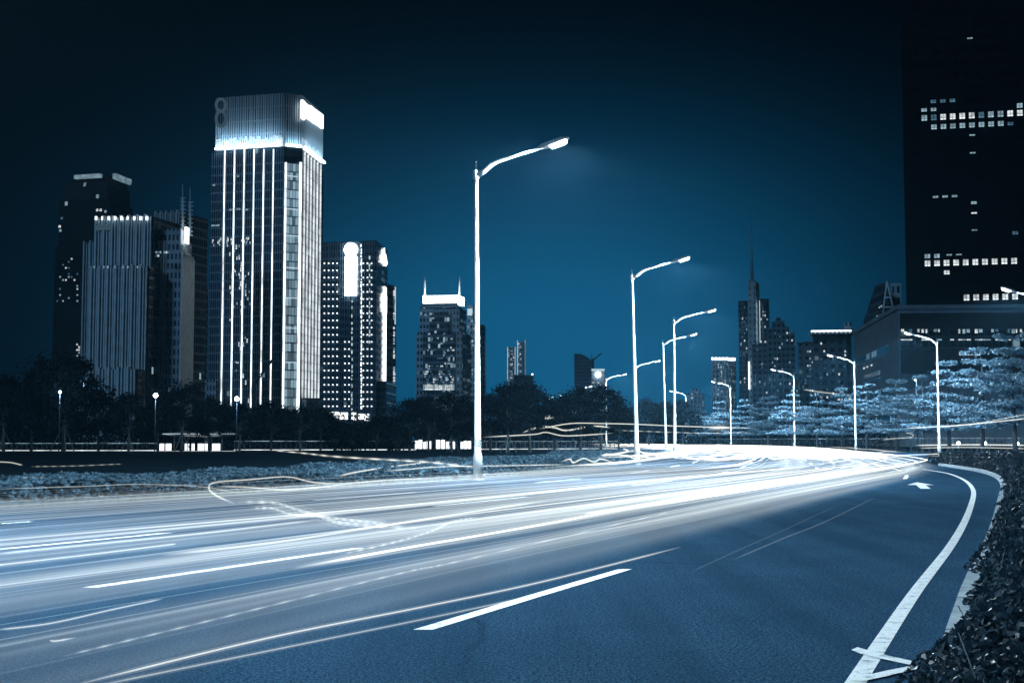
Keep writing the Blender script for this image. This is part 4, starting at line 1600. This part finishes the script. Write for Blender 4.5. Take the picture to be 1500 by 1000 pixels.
# ------------------------------------------------------------------ trees
def crown_round(h, r, n, seed, base=.28):
    """leaf clumps spread through an uneven crown"""
    r_ = np.random.default_rng(seed)
    P, S = [], []
    nc = 34
    limbs = []
    for k in range(nc):
        th = r_.random() * 2 * math.pi
        zz = base + (1 - base) * r_.random() ** .8
        env = math.sin(math.pi * min(1, max(.06, (zz - base + .12) / (1.12 - base)))) ** .6
        rad_ = r * env * (0.35 + .65 * math.sqrt(r_.random()))
        c = np.array([rad_ * math.cos(th), rad_ * math.sin(th), h * zz])
        cs = r * r_.uniform(.16, .34)
        m_ = int(n / nc * r_.uniform(.6, 1.4))
        q = r_.normal(size=(m_, 3)) * cs * .55 * np.array([1, 1, .7]) + c
        P.append(q)
        limbs.append(c)
    return np.concatenate(P), limbs


def crown_tiered(h, r, n, seed, base=.25, asym=0.0):
    """flat storeys of foliage on level branches"""
    r_ = np.random.default_rng(seed)
    P, limbs = [], []
    tiers = 7
    for k in range(tiers):
        zf = base + (1 - base) * (k + .3 * r_.random()) / (tiers - .4)
        rad_ = r * (1.0 - .80 * ((zf - base) / (1 - base)) ** 1.25) * r_.uniform(.8, 1.1)
        nb = 6 if k < tiers - 2 else 4
        a0 = r_.random() * 6.28
        for j in range(nb):
            if r_.random() < .16:
                continue
            th = a0 + j * 2 * math.pi / nb + r_.uniform(-.3, .3)
            L = rad_ * r_.uniform(.55, 1.2)
            rise = L * r_.uniform(.06, .2)
            tip = np.array([L * math.cos(th), L * math.sin(th), h * min(zf, .99) + rise])
            st = np.array([0, 0, h * zf])
            limbs.append((st, tip))
            m_ = max(30, int(n / (tiers * nb) * (L / r + .3) * 1.3))
            tt = .25 + .8 * r_.random(m_) ** .75
            side = r_.normal(size=m_) * L * .20 * (1.15 - .6 * np.abs(tt - .6))
            q = st + (tip - st) * tt[:, None]
            q[:, 0] += -math.sin(th) * side
            q[:, 1] += math.cos(th) * side
            q[:, 2] += r_.normal(size=m_) * .085 + .12 * np.sin(tt * 9 + j)
            P.append(q)
    return np.concatenate(P), limbs


def tree_proto(kind, h, r, n, seed, leaf, mat, base=.28, stakes=False):
    root = bpy.data.objects.new('tree', None)
    if kind == 'round':
        P, limbs = crown_round(h, r, n, seed, base)
        me = leaves_mesh('crown', P, rng.uniform(.7, 1.3, len(P)) * leaf, mat, (0, 0, .5), .9, .6)
        ends = [(np.array([0, 0, h * base * .9 + .25 * (c[2] - h * base)]), c) for c in limbs[:14]]
    else:
        P, ends = crown_tiered(h, r, n, seed, base)
        me = leaves_mesh('crown', P, rng.uniform(.7, 1.3, len(P)) * leaf, mat, (-.25, -.35, .55), .75, .7)
    cr_ = bpy.data.objects.new('crown', me)
    mb = MB()
    rr = random.Random(seed)
    tr_ = h * .016 + .03
    mb.tube([(0, 0, -.1), (rr.uniform(-.1, .1), 0, h * .3), (rr.uniform(-.2, .2), rr.uniform(-.2, .2), h * .6), (0, 0, h * .93)], [tr_ * 1.25, tr_, tr_ * .65, tr_ * .2], 8)
    for s_, e_ in ends:
        s_, e_ = Vector(s_), Vector(e_)
        mb.tube([s_, s_.lerp(e_, .5) + Vector((0, 0, .1)), e_], [tr_ * .4, tr_ * .22, tr_ * .08], 5)
    tk = bpy.data.objects.new('trunk', mb.mesh('trunk', M_BARK))
    parts = [cr_, tk]
    if stakes:
        for k in range(3):
            mb = MB()
            th = k * 2.094 + .5
            mb.tube([(1.2 * math.cos(th), 1.2 * math.sin(th), -.1), (.08 * math.cos(th), .08 * math.sin(th), 2.2)], .045, 6)
            parts.append(bpy.data.objects.new('stake', mb.mesh('stake', M_STAKE)))
    return parts


def plant(parts, label, cat, loc, s, rz, group, first, name='tree', mat_only=None):
    root = thing(name, label, cat, loc, group)
    root.scale = (s, s, s)
    root.rotation_euler = (0, 0, rz)
    for p in parts:
        o = p if first else p.copy()
        COL.objects.link(o)
        o.parent = root
    return root


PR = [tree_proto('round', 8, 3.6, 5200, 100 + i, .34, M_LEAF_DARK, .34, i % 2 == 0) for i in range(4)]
used = set()
LEFT = [
    # px, py of the top, distance, label
    (8, 556, 170, 'dark tree at the far left edge of the row'),
    (48, 566, 175, 'dark tree between the left edge and the tall round tree'),
    (96, 522, 172, 'tallest dark round tree, before the far left tower'),
    (146, 578, 178, 'dark tree right of the tallest round tree, before the finned block'),
    (190, 580, 168, 'dark tree before the middle of the finned block'),
    (232, 590, 176, 'low dark tree under the left star bright lamp'),
    (268, 563, 170, 'dark tree before the right end of the finned block'),
    (308, 586, 178, 'dark tree at the left foot of the tall light strip tower'),
    (352, 594, 170, 'dark tree under the lamp before the light strip tower'),
    (398, 590, 176, 'dark tree before the middle of the light strip tower'),
    (440, 596, 172, 'dark tree below the bright corner bay of the tall tower'),
    (470, 600, 182, 'small dark tree between the light strip tower and the dotted block'),
    (600, 588, 182, 'dark tree at the left foot of the stone block'),
    (628, 582, 172, 'dark tree before the left half of the stone block'),
    (662, 577, 168, 'dark tree before the right half of the stone block'),
    (718, 582, 170, 'dark tree just right of the nearest lamp pole'),
    (744, 567, 160, 'tall dark tree below the far twin towers'),
    (776, 566, 165, 'dark spiky tree right of the far twin towers'),
    (812, 584, 172, 'dark tree below the farthest left row lamp head'),
    (850, 572, 166, 'dark spiky tree below the curved tower'),
    (880, 570, 172, 'dark spiky tree below the small tower with round light'),
    (906, 596, 180, 'low dark tree left of the second tallest lamp'),
    (950, 586, 240, 'dark tree seen between the second and third lamp poles'),
    (975, 592, 250, 'dark tree behind the lamp pole with leaning top'),
    (1000, 590, 265, 'dark tree right of the third highest lamp pole'),
]
for i, (px, py, d, lab) in enumerate(LEFT):
    k = i % 4
    p = at(px, py, d)
    s = p.z / 8.1
    plant(PR[k], lab, 'tree', (p.x, d, 0), s, i * 1.3, 'dark trees along the far edge of the field', k not in used)
    used.add(k)
    for o in COL.objects[-5:]:
        pass
# low shrubs under the row
PS = tree_proto('round', 2.6, 1.9, 2200, 140, .26, M_LEAF_DARK, .12)
SH = [(515, 626, 176, 'low shrub before the lit foot of the dotted block'), (552, 615, 180, 'taller shrub before the right foot of the dotted block'),
      (586, 628, 172, 'low shrub left of the stone block trees'), (490, 620, 184, 'low shrub right of the small dark tree')]
for i, (px, py, d, lab) in enumerate(SH):
    p = at(px, py, d)
    plant(PS, lab, 'shrub', (p.x, d, 0), p.z / 2.6, i * 2.1, 'shrubs before the dotted block', i == 0, 'shrub')

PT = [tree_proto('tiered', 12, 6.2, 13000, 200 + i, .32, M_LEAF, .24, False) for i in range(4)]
used = set()
RIGHT = [
    (1483, 482, 134, 'largest brightly lit tiered tree, cut by the right edge'),
    (1436, 506, 148, 'lit tiered tree just left of the largest one'),
    (1388, 526, 149, 'brightest tiered tree, right behind the lamp at the hedge end'),
    (1350, 548, 156, 'tiered tree left of the lamp at the hedge end, globe light beside it'),
    (1312, 552, 170, 'tiered tree before the corner of the podium'),
    (1268, 560, 185, 'tiered tree right behind the lamp before the podium'),
    (1232, 566, 191, 'tiered tree left of the lamp before the podium'),
    (1196, 575, 210, 'tiered tree right of the lamp before the bright roof line block'),
    (1160, 574, 221, 'tiered tree behind the lamp before the bright roof line block'),
    (1124, 578, 236, 'tiered tree below the spire tower'),
    (1090, 584, 262, 'tiered tree below the left edge of the spire tower'),
    (1052, 586, 268, 'small tiered tree below the pale lit apartment tower'),
    (1026, 592, 285, 'smallest tiered tree, below the low pale far block'),
    (1530, 500, 172, 'tiered tree mostly outside the right edge'),
]
for i, (px, py, d, lab) in enumerate(RIGHT):
    k = i % 4
    p = at(px, py, d)
    plant(PT[k], lab, 'tree', (p.x, d, 0), p.z / 12.2, i * 1.7, 'tiered trees along the right roadside', k not in used)
    used.add(k)


PW = []
for k in range(150):
    px = -80 + 1420 * k / 150 + random.uniform(-4, 4)
    d = random.uniform(262, 300) if px < 1000 else random.uniform(300, 330)
    p = at(px, 640, d)
    h_ = random.uniform(4.2, 6.5)
    m_ = 260
    q = rng.normal(size=(m_, 3)) * np.array([1.9, 1.2, h_ * .27]) + np.array([p.x, d, h_ * .5])
    PW.append(q)
PW = np.concatenate(PW)
PW[:, 2] = np.abs(PW[:, 2])
o = bpy.data.objects.new('far_wood', leaves_mesh('far_wood', PW, .6, M_LEAF_DARK, (0, 0, .5), .9, .7))
COL.objects.link(o)
o['kind'] = 'stuff'

# ------------------------------------------------------------------ low things along the far side of the field
def fence_line(label, x0, x1, d0, d1, ztop, zlow, lit_top, lit_low, n_posts, name='railing'):
    f = Face((x0, d0), (x1, d1))
    root = thing(name, label, 'fence', (f.p0.x, f.p0.y, 0))
    mb = MB(); f.box(mb, 0, f.L, ztop - .05, ztop + .02, 0, .08); part('rail', mb, lit_top, root)
    mb = MB(); f.box(mb, 0, f.L, zlow, zlow + .1, .02, .1); part('rail', mb, lit_low, root)
    for i in range(n_posts):
        u = (i + .02) * f.L / n_posts
        fix(f, root, 'post', M_METAL, u, u + .1, 0, ztop - .06, -.02, .05)
    mb = MB()
    k = int(f.L / .35)
    for i in range(k):
        f.box(mb, i * .35, i * .35 + .03, .12, ztop - .06, .02, .05)
    part('bars', mb, M_METAL, root)
    return f, root


M_RAIL = emit('lit_rail', COOL, .8, 1.2, .0, 'NONE')
M_RAILB = emit('bright_lit_rail', (.9, .97, 1), 1.6, .5, .25)
fence_line('dark railing with two dotted lit rails at the far left', -60, 232, 186, 186, 1.05, .02, M_RAIL, M_RAILB, 40)
fence_line('railing with a bright lit foot right of the canopy', 345, 610, 186, 190, 1.35, .1, M_RAIL, M_RAILB, 36)
fence_line('railing with bright foot behind tree trunks left of the third lamp', 705, 905, 200, 215, 1.3, .1, M_RAIL, M_RAILB, 30)
# lit canopy pavilion
D = 184
pv = thing('canopy_pavilion', 'low pavilion with a lens shaped canopy and glaring white panels', 'pavilion', tuple(at(285, 640, D).xy) + (0,))
mb = MB()
c = at(292, 640, D)
R_ = 53 / F * D
rings = []
for rf, z in ((0.02, 2.75), (.5, 2.7), (.9, 2.45), (1.0, 2.3), (.92, 2.15), (.5, 1.95), (.02, 1.9)):
    rings.append([(c.x + rf * R_ * math.cos(2 * math.pi * k / 40), D + rf * R_ * .8 * math.sin(2 * math.pi * k / 40), z) for k in range(40)])
for r0, r1 in zip(rings[:-1], rings[1:]):
    for k in range(40):
        mb.quad(r1[k], r1[(k + 1) % 40], r0[(k + 1) % 40], r0[k], smooth=True)
part('canopy', mb, plain('canopy_metal', (.25, .34, .4), .35, .3), pv)
mb = MB()
mb.tube([(c.x + R_ * 1.01 * math.cos(2 * math.pi * k / 40), D + R_ * .81 * math.sin(2 * math.pi * k / 40), 2.3) for k in range(41)], .05, 6, caps=False)
part('rim_light', mb, M_LED_SOFT, pv)
for x in (255, 275, 300, 325):
    mb = MB(); p = at(x, 650, D); mb.tube([(p.x, D, 0), (p.x, D, 1.95)], .06, 8); part('column', mb, M_GALV, pv)
ff = Face((225, D + 1), (330, D + 1))
for x0, x1 in ((234, 240.5), (243, 251), (271, 277), (281, 285), (290, 296.5), (297.5, 304), (311, 322.5)):
    pxfix(ff, pv, 'lit_panel', M_SHOP, x0, 649.5, x1, 659.5, 0, .1)
pxfix(ff, pv, 'floor_light', M_RAILB, 228, 660.2, 345, 662, 0, .2)
# bright hoarding behind the trunks
hb = thing('lit_hoarding', 'glaring white hoarding glimpsed between trunks left of the nearest lamp', 'hoarding', tuple(at(650, 650, 195).xy) + (0,))
ff = Face((608, 195), (700, 197))
rr = random.Random(3)
x = 608
while x < 696:
    wd = rr.uniform(2.5, 7)
    if rr.random() < .8:
        pxfix(ff, hb, 'lit_panel', M_SHOP, x, 645 + rr.uniform(-1, 2), x + wd, 657, 0, .12)
    x += wd + rr.uniform(.6, 2)
mb = MB()
for i in range(12):
    u = i * ff.L / 11
    ff.box(mb, u - .05, u + .05, 0, 1.6, -.1, -.01)
part('post', mb, M_METAL, hb)
# globe lamps in the park
GL = [(228, 579, 162, 'star bright globe lamp before the right half of the finned block'), (88, 574, 166, 'small bright globe lamp under the tallest round tree'),
      (123, 560, 190, 'tiny dim globe lamp high beside the tallest round tree'), (347, 584, 164, 'star bright lamp before the tall light strip tower')]


def globe_lamp(px, py, d, label, r=.2, name='globe_lamp', group='park lamps among the dark trees', watts=350):
    p = at(px, py, d)
    root = thing(name, label, 'lamp', (p.x, d, 0), group)
    mb = MB(); mb.tube([(p.x, d, 0), (p.x, d, p.z - r)], [.07, .045], 8); part('pole', mb, M_METAL, root)
    mb = MB()
    mb.lathe([(r * math.sin(math.pi * k / 10), p.z - r * math.cos(math.pi * k / 10)) for k in range(11)], 14, (p.x, d, 0))
    part('globe', mb, M_GLOBE, root)
    mb = MB(); mb.lathe([(r * .5, p.z - r * 1.15), (r * .55, p.z - r * .9)], 10, (p.x, d, 0)); part('holder', mb, M_METAL, root)
    if watts:
        ld = bpy.data.lights.new('globe_light', 'POINT'); ld.energy = watts; ld.color = (.45, .75, 1); ld.shadow_soft_size = r * 1.3
        lo = bpy.data.objects.new('globe_light', ld); COL.objects.link(lo); lo.parent = root; lo.location = (0, -r * 1.6, p.z)
    return root


for px, py, d, lab in GL:
    globe_lamp(px, py, d, lab, .26 if px in (228, 347) else .14)
globe_lamp(1342, 555, 168, 'globe lamp among the tiered trees left of the hedge end lamp', .2, group='globe lamps by the right roadside', watts=500)
for px, lab in ((1404, 'low globe lamp just right of the hedge end lamp pole'), (1443, 'low globe lamp midway along the right kerb'), (1490, 'low globe lamp beside the right edge')):
    globe_lamp(px, 649, 150, lab, .16, 'bollard_lamp', 'low globe lamps by the cross road', 60)
# dark railing under the right trees
fence_line('dark railing under the large tiered trees at the right', 1330, 1560, 152, 150, 1.7, .1, M_GALV, M_METAL, 26)
fence_line('dark railing below the tiered trees past the right row lamps', 1030, 1325, 285, 185, 1.7, .1, M_GALV, M_METAL, 40)

# ------------------------------------------------------------------ light streaks of the traffic: exposure trails built as glowing geometry
rs = random.Random(23)


def ysamples(y0, y1, n=70):
    k = (y1 + 6) / (y0 + 6)
    return [(y0 + 6) * k ** (i / (n - 1)) - 6 for i in range(n)]


def drift(y):
    """traffic swings towards the outer kerb through the bend"""
    return .075 * min(1, max(0, (y - 32) / 30)) ** 1.5


def lane_streak(mb, wf, h, r, glow, y0, y1, wob=.0, dash=0, n=70, flat=1.0):
    ph = rs.random() * 6
    pts, rad, gl = [], [], []
    for i, y in enumerate(ysamples(y0, y1, n)):
        w_ = wf + drift(y) * max(0, (wf - .2)) / .6 + wob * .004 * math.sin(y * .09 + ph)
        pts.append((lane_x(w_, y), y, h + .015 * wob * math.sin(y * .25 + ph)))
        tt = i / (n - 1)
        fade = min(1, tt / .12, (1 - tt) / .10)
        rad.append(r * (.35 + .65 * fade))
        gl.append(glow * fade * (.8 + .2 * math.sin(y * .21 + ph)) * (.28 + .72 * min(1, max(0, (y - 9) / 30))) * (1 if not dash else (1 if (i // dash) % 2 == 0 else .05)))
    mb.tube(pts, rad, 6, gl, caps=False, flat=flat)


def lane_glow(mb, wf, h, wd, glow, y0, y1, n=46):
    """headlight wash on the road, put into a glowing sheet: shallow arch, brightest along its middle"""
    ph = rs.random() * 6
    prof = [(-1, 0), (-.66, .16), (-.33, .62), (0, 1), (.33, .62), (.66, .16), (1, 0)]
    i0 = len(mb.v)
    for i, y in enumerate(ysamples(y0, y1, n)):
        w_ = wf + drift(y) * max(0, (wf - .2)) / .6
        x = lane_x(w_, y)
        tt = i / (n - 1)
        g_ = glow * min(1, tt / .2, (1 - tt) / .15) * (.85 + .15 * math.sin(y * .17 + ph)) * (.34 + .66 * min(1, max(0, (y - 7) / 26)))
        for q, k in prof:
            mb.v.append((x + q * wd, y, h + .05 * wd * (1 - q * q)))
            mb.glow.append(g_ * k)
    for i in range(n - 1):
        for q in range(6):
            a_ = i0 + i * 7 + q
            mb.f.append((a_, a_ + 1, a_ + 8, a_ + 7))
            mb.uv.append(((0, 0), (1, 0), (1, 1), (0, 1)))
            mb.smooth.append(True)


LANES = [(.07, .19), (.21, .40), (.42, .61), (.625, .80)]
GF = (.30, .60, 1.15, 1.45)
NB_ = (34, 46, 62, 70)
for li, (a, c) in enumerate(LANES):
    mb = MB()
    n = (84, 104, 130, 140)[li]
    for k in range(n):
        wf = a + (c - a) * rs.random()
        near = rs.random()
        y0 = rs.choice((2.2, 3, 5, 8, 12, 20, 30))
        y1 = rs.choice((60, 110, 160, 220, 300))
        if k < NB_[li]:                      # painted headlight glow: soft wide band near the ground
            lane_glow(mb, wf, rs.uniform(.05, .45 if li else .22), rs.choice((.15, .25, .4, .6, .9)), rs.uniform(.02, .15) * GF[li], y0, y1)
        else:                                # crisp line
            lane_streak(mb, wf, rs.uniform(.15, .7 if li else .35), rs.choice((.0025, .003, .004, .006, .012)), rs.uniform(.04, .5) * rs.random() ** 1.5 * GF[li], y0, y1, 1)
    o = setting('light_streaks_and_glow', mb, M_STREAK, 'stuff')
    o['label'] = ('mass of fine white light streaks and painted road glow over the lane by the left verge', 'mass of fine white light streaks and painted road glow over the second lane from the verge',
                  'mass of fine white light streaks and painted road glow over the middle lane', 'mass of white light streaks and painted road glow left of the near dashed line')[li]
# far tangle where the road bends
mb = MB()
for k in range(90):
    y = rs.uniform(75, 240)
    wf = rs.uniform(.05, .80)
    pts = []
    L = rs.uniform(3, 12)
    for i in range(14):
        t_ = i / 13
        pts.append((lane_x(wf, y) + (t_ - .5) * L + rs.uniform(-.2, .2), y + t_ * L * rs.uniform(-.4, .6), rs.uniform(.45, .6) + .12 * math.sin(t_ * 9 + k)))
    gk = rs.uniform(.4, 1.2)
    mb.tube(pts, rs.choice((.012, .018, .03, .05)), 5, [gk * math.sin(math.pi * (i + .02) / 13.04) for i in range(14)], caps=False)
for k in range(26):
    wf = rs.uniform(.1, .95)
    lane_streak(mb, wf, rs.uniform(.3, .8), rs.uniform(.03, .07), rs.uniform(.3, 1.0), rs.uniform(50, 90), rs.uniform(150, 330), 1)
o = setting('light_tangle', mb, M_STREAK, 'stuff')


def smooth_path(pts, n=60):
    pts = [Vector(p) for p in pts]
    if len(pts) == 2:
        return [pts[0].lerp(pts[1], i / (n - 1)) for i in range(n)]
    res = []
    m_ = len(pts) - 1
    for i in range(n):
        t_ = i / (n - 1) * m_
        k = min(int(t_), m_ - 1)
        f = t_ - k
        p0, p1, p2, p3 = pts[max(k - 1, 0)], pts[k], pts[k + 1], pts[min(k + 2, m_)]
        res.append(.5 * ((2 * p1) + (p2 - p0) * f + (2 * p0 - 5 * p1 + 4 * p2 - p3) * f * f + (3 * p1 - p0 - 3 * p2 + p3) * f**3))
    return res


def streak(label, pts, r, glow, dash=0, fade=.1, n=90, group='light streaks of passing traffic', cat='light streak', jit=0):
    mb = MB()
    r, glow = r * .75, glow * .62
    P = smooth_path(pts, n)
    rad, gl = [], []
    for i in range(n):
        tt = i / (n - 1)
        f = min(1.15, tt / max(fade, 1e-3) + .15, (1 - tt) / max(fade, 1e-3) + .15)
        k = 1 if not dash else .22 + .78 * (.5 + .5 * math.sin(i * math.pi / dash)) ** 1.5
        rad.append(r * (.4 + .6 * f))
        gl.append(glow * max(0, f - .15) * k)
    mb.tube(P, rad, 5, gl, caps=False)
    mb.tube(P, [q * 3.2 for q in rad], 6, [q * .20 for q in gl], caps=False)
    return single('light_streak', mb, M_STREAK, label, cat, tuple(P[0]), group)


G = lambda h, *pp: [on_plane(x, y, h) for x, y in pp]
V = lambda d, *pp: [at(x, y, d) for x, y in pp]
streak('brighter of two parallel streaks rising from the bottom edge left of the dashed line', G(.3, (95, 1006), (400, 932), (620, 888), (800, 850), (1000, 800)), .006, .5)
streak('fainter lower companion of the streak pair rising from the bottom edge', G(.3, (110, 1010), (430, 945), (640, 902), (820, 864)), .005, .3)
streak('short bright streak at the left edge, stopping abruptly left of the looping ropes', G(.5, (-20, 829), (120, 813), (258, 796)), .007, .45, 0, .02)
streak('bright streak below the looping ropes in the left half', G(.4, (235, 813), (400, 794), (513, 777), (640, 757), (800, 733)), .016, .45)
streak('widest bright streak sweeping along the middle lane to the right', G(.4, (428, 832), (600, 801), (700, 784), (840, 759), (1000, 728), (1130, 702)), .016, .7)
streak('bright double stripe streak in the left quarter above the blue gap', G(.45, (-20, 812), (150, 795), (300, 780), (470, 760)), .010, .4)
streak('dotted wavy streak at the left edge below the blue gap', G(.6, (-6, 922), (75, 912), (165, 892), (240, 876)), .0035, .45)
streak('short hooked streak at lower left beneath the dotted wavy one', G(.6, (72, 937), (82, 938), (112, 933)), .003, .5, 0, .3)
streak('long fine dashed streak crossing the lower left half', G(.5, (90, 961), (345, 899), (600, 836), (700, 815), (1000, 745)), .004, .4, 2, .05, 120)
streak('wavy dashed streak climbing right of the looping ropes', G(.6, (497, 812), (580, 793), (633, 777), (664, 763), (700, 757)), .009, .45, 2)
streak('thicker of two looping rope like streaks at the left of the road', G(.5, (348, 735), (401, 736), (433, 745), (470, 756), (497, 765), (540, 769), (614, 773)), .028, .45, 2, .1, 80)
streak('thinner lower of two looping rope like streaks at the left of the road', G(.5, (366, 744), (398, 744), (428, 753), (465, 755), (503, 760), (540, 764), (572, 767)), .022, .45, 2, .1, 80)
streak('hooked loop streak over the left verge edge', G(.5, (345, 738), (316, 725), (306, 714), (316, 706), (366, 702), (420, 698), (460, 706), (505, 708)), .012, .55)
streak('second loop streak running right from the hooked loop', G(.5, (318, 712), (360, 713), (400, 716), (440, 716), (560, 703), (650, 700)), .010, .45)
streak('long streak tail from the hooked loop to the left edge', G(.4, (-10, 716), (120, 712), (200, 709), (290, 712), (350, 722)), .007, .35)
streak('fine streak along the lawn foot left of the nearest lamp', G(.5, (495, 697), (540, 688), (607, 679), (652, 675)), .016, .7)
streak('dashed streak wandering over the dark lawn to the nearest lamp', G(.6, (395, 659), (441, 663), (487, 668), (567, 673), (633, 677), (698, 685)), .03, .9, 3)
streak('short faint streak over the dark lawn at the left edge', G(.6, (-6, 676), (15, 677), (33, 681)), .015, .5)
streak('thin level streak over the dark lawn below the lit railing', G(.6, (45, 683), (110, 682), (181, 679)), .012, .35, 4)
streak('thin level streak at the lawn edge at the far left', G(.5, (29, 699), (80, 700), (128, 699)), .010, .3)
streak('streak crossing the nearest lamp foot', G(.5, (560, 690), (650, 683), (720, 682), (830, 680)), .015, .6)
streak('scribbled streak on the verge left of the second tallest lamp', G(.5, (822, 676), (835, 672), (840, 677), (855, 671), (870, 676), (880, 672), (900, 677)), .022, .8)
streak('hooked streak on the verge below the staked trees', G(.6, (880, 667), (905, 664), (920, 660), (912, 657)), .04, 1.0)
streak('long level airborne streak from the dark trees to the apartment tower', V(130, (790, 628), (836, 620), (884, 620), (930, 621), (999, 624), (1110, 627)), .028, .9)
streak('thin airborne dashed streak below the long level one', V(140, (905, 630), (960, 632), (1030, 634), (1100, 633)), .025, .7, 3)
streak('arched airborne streak left of the second tallest lamp', V(190, (893, 613), (915, 606), (932, 605)), .06, .7)
streak('faint arched airborne streak before the stone block trees', V(170, (628, 601), (650, 593), (678, 593)), .04, .35)
streak('soft glowing airborne smear at the left of the staked trees', V(165, (782, 613), (800, 612), (826, 611)), .13, .45, 0, .4)
streak('wavy airborne streak above the staked trees', V(165, (764, 634), (790, 625), (812, 626), (830, 630), (868, 624), (895, 626)), .06, .8)
streak('lower wavy airborne streak across the staked tree trunks', V(160, (706, 640), (780, 636), (800, 633), (830, 638), (900, 634)), .04, .8)
streak('soft bright airborne smear below the pale lit apartment tower', V(200, (1036, 628), (1055, 626), (1072, 627)), .22, .6, 0, .4)
streak('long airborne streak rising to the right edge under the large trees', V(120, (1325, 627), (1412, 622), (1510, 612)), .03, .8)
streak('fainter upper airborne streak rising to the right edge', V(120, (1370, 626), (1430, 620), (1510, 605)), .03, .4)
streak('double streak along the cross road by the low globe lamps', V(150, (1340, 652), (1420, 651), (1510, 652)), .04, .9)
streak('lower streak along the cross road by the low globe lamps', V(140, (1345, 656), (1420, 655), (1510, 657)), .03, .6)
streak('airborne streak above the tiered trees left of the podium', V(190, (1176, 570), (1210, 575), (1246, 579)), .06, .4)
streak('curled streak at the foot of the podium lamp', V(150, (1292, 644), (1310, 642), (1334, 640), (1337, 636), (1325, 633)), .03, .5)
streak('fine streak between the dashed line and the turn arrow', G(.3, (1072, 820), (1150, 787), (1210, 763), (1282, 728)), .005, .09)
streak('fainter fine streak left of the one by the turn arrow', G(.3, (1010, 838), (1080, 806), (1150, 775), (1230, 738)), .004, .05)
for k, lab in enumerate(('outermost streak bending round the hedge end', 'second streak inside the outermost bending one', 'third streak inside the bending pair by the hedge end')):
    mb = MB()
    lane_streak(mb, .80 - .02 * k, .6 - .08 * k, .02, .9 - .15 * k, 14 + 4 * k, 190, .5)
    single('light_streak', mb, M_STREAK, lab, 'light streak', (0, 0, 0), 'light streaks of passing traffic')

# ------------------------------------------------------------------ haze over the city
HAZE = True
if HAZE:
    mb = MB()
    mb.box(-1500, 1500, -300, 2200, -1.2, 168)
    m, t = newmat('haze_air')
    b = NB(t)
    pv_ = b.n('ShaderNodeVolumePrincipled')
    pv_.inputs['Color'].default_value = (.22, .62, 1, 1)
    pv_.inputs['Density'].default_value = 0.00012
    pv_.inputs['Anisotropy'].default_value = 0.45
    o_ = b.n('ShaderNodeOutputMaterial')
    b.l(pv_.outputs[0], o_.inputs['Volume'])
    hz = setting('haze', mb, m, 'stuff')
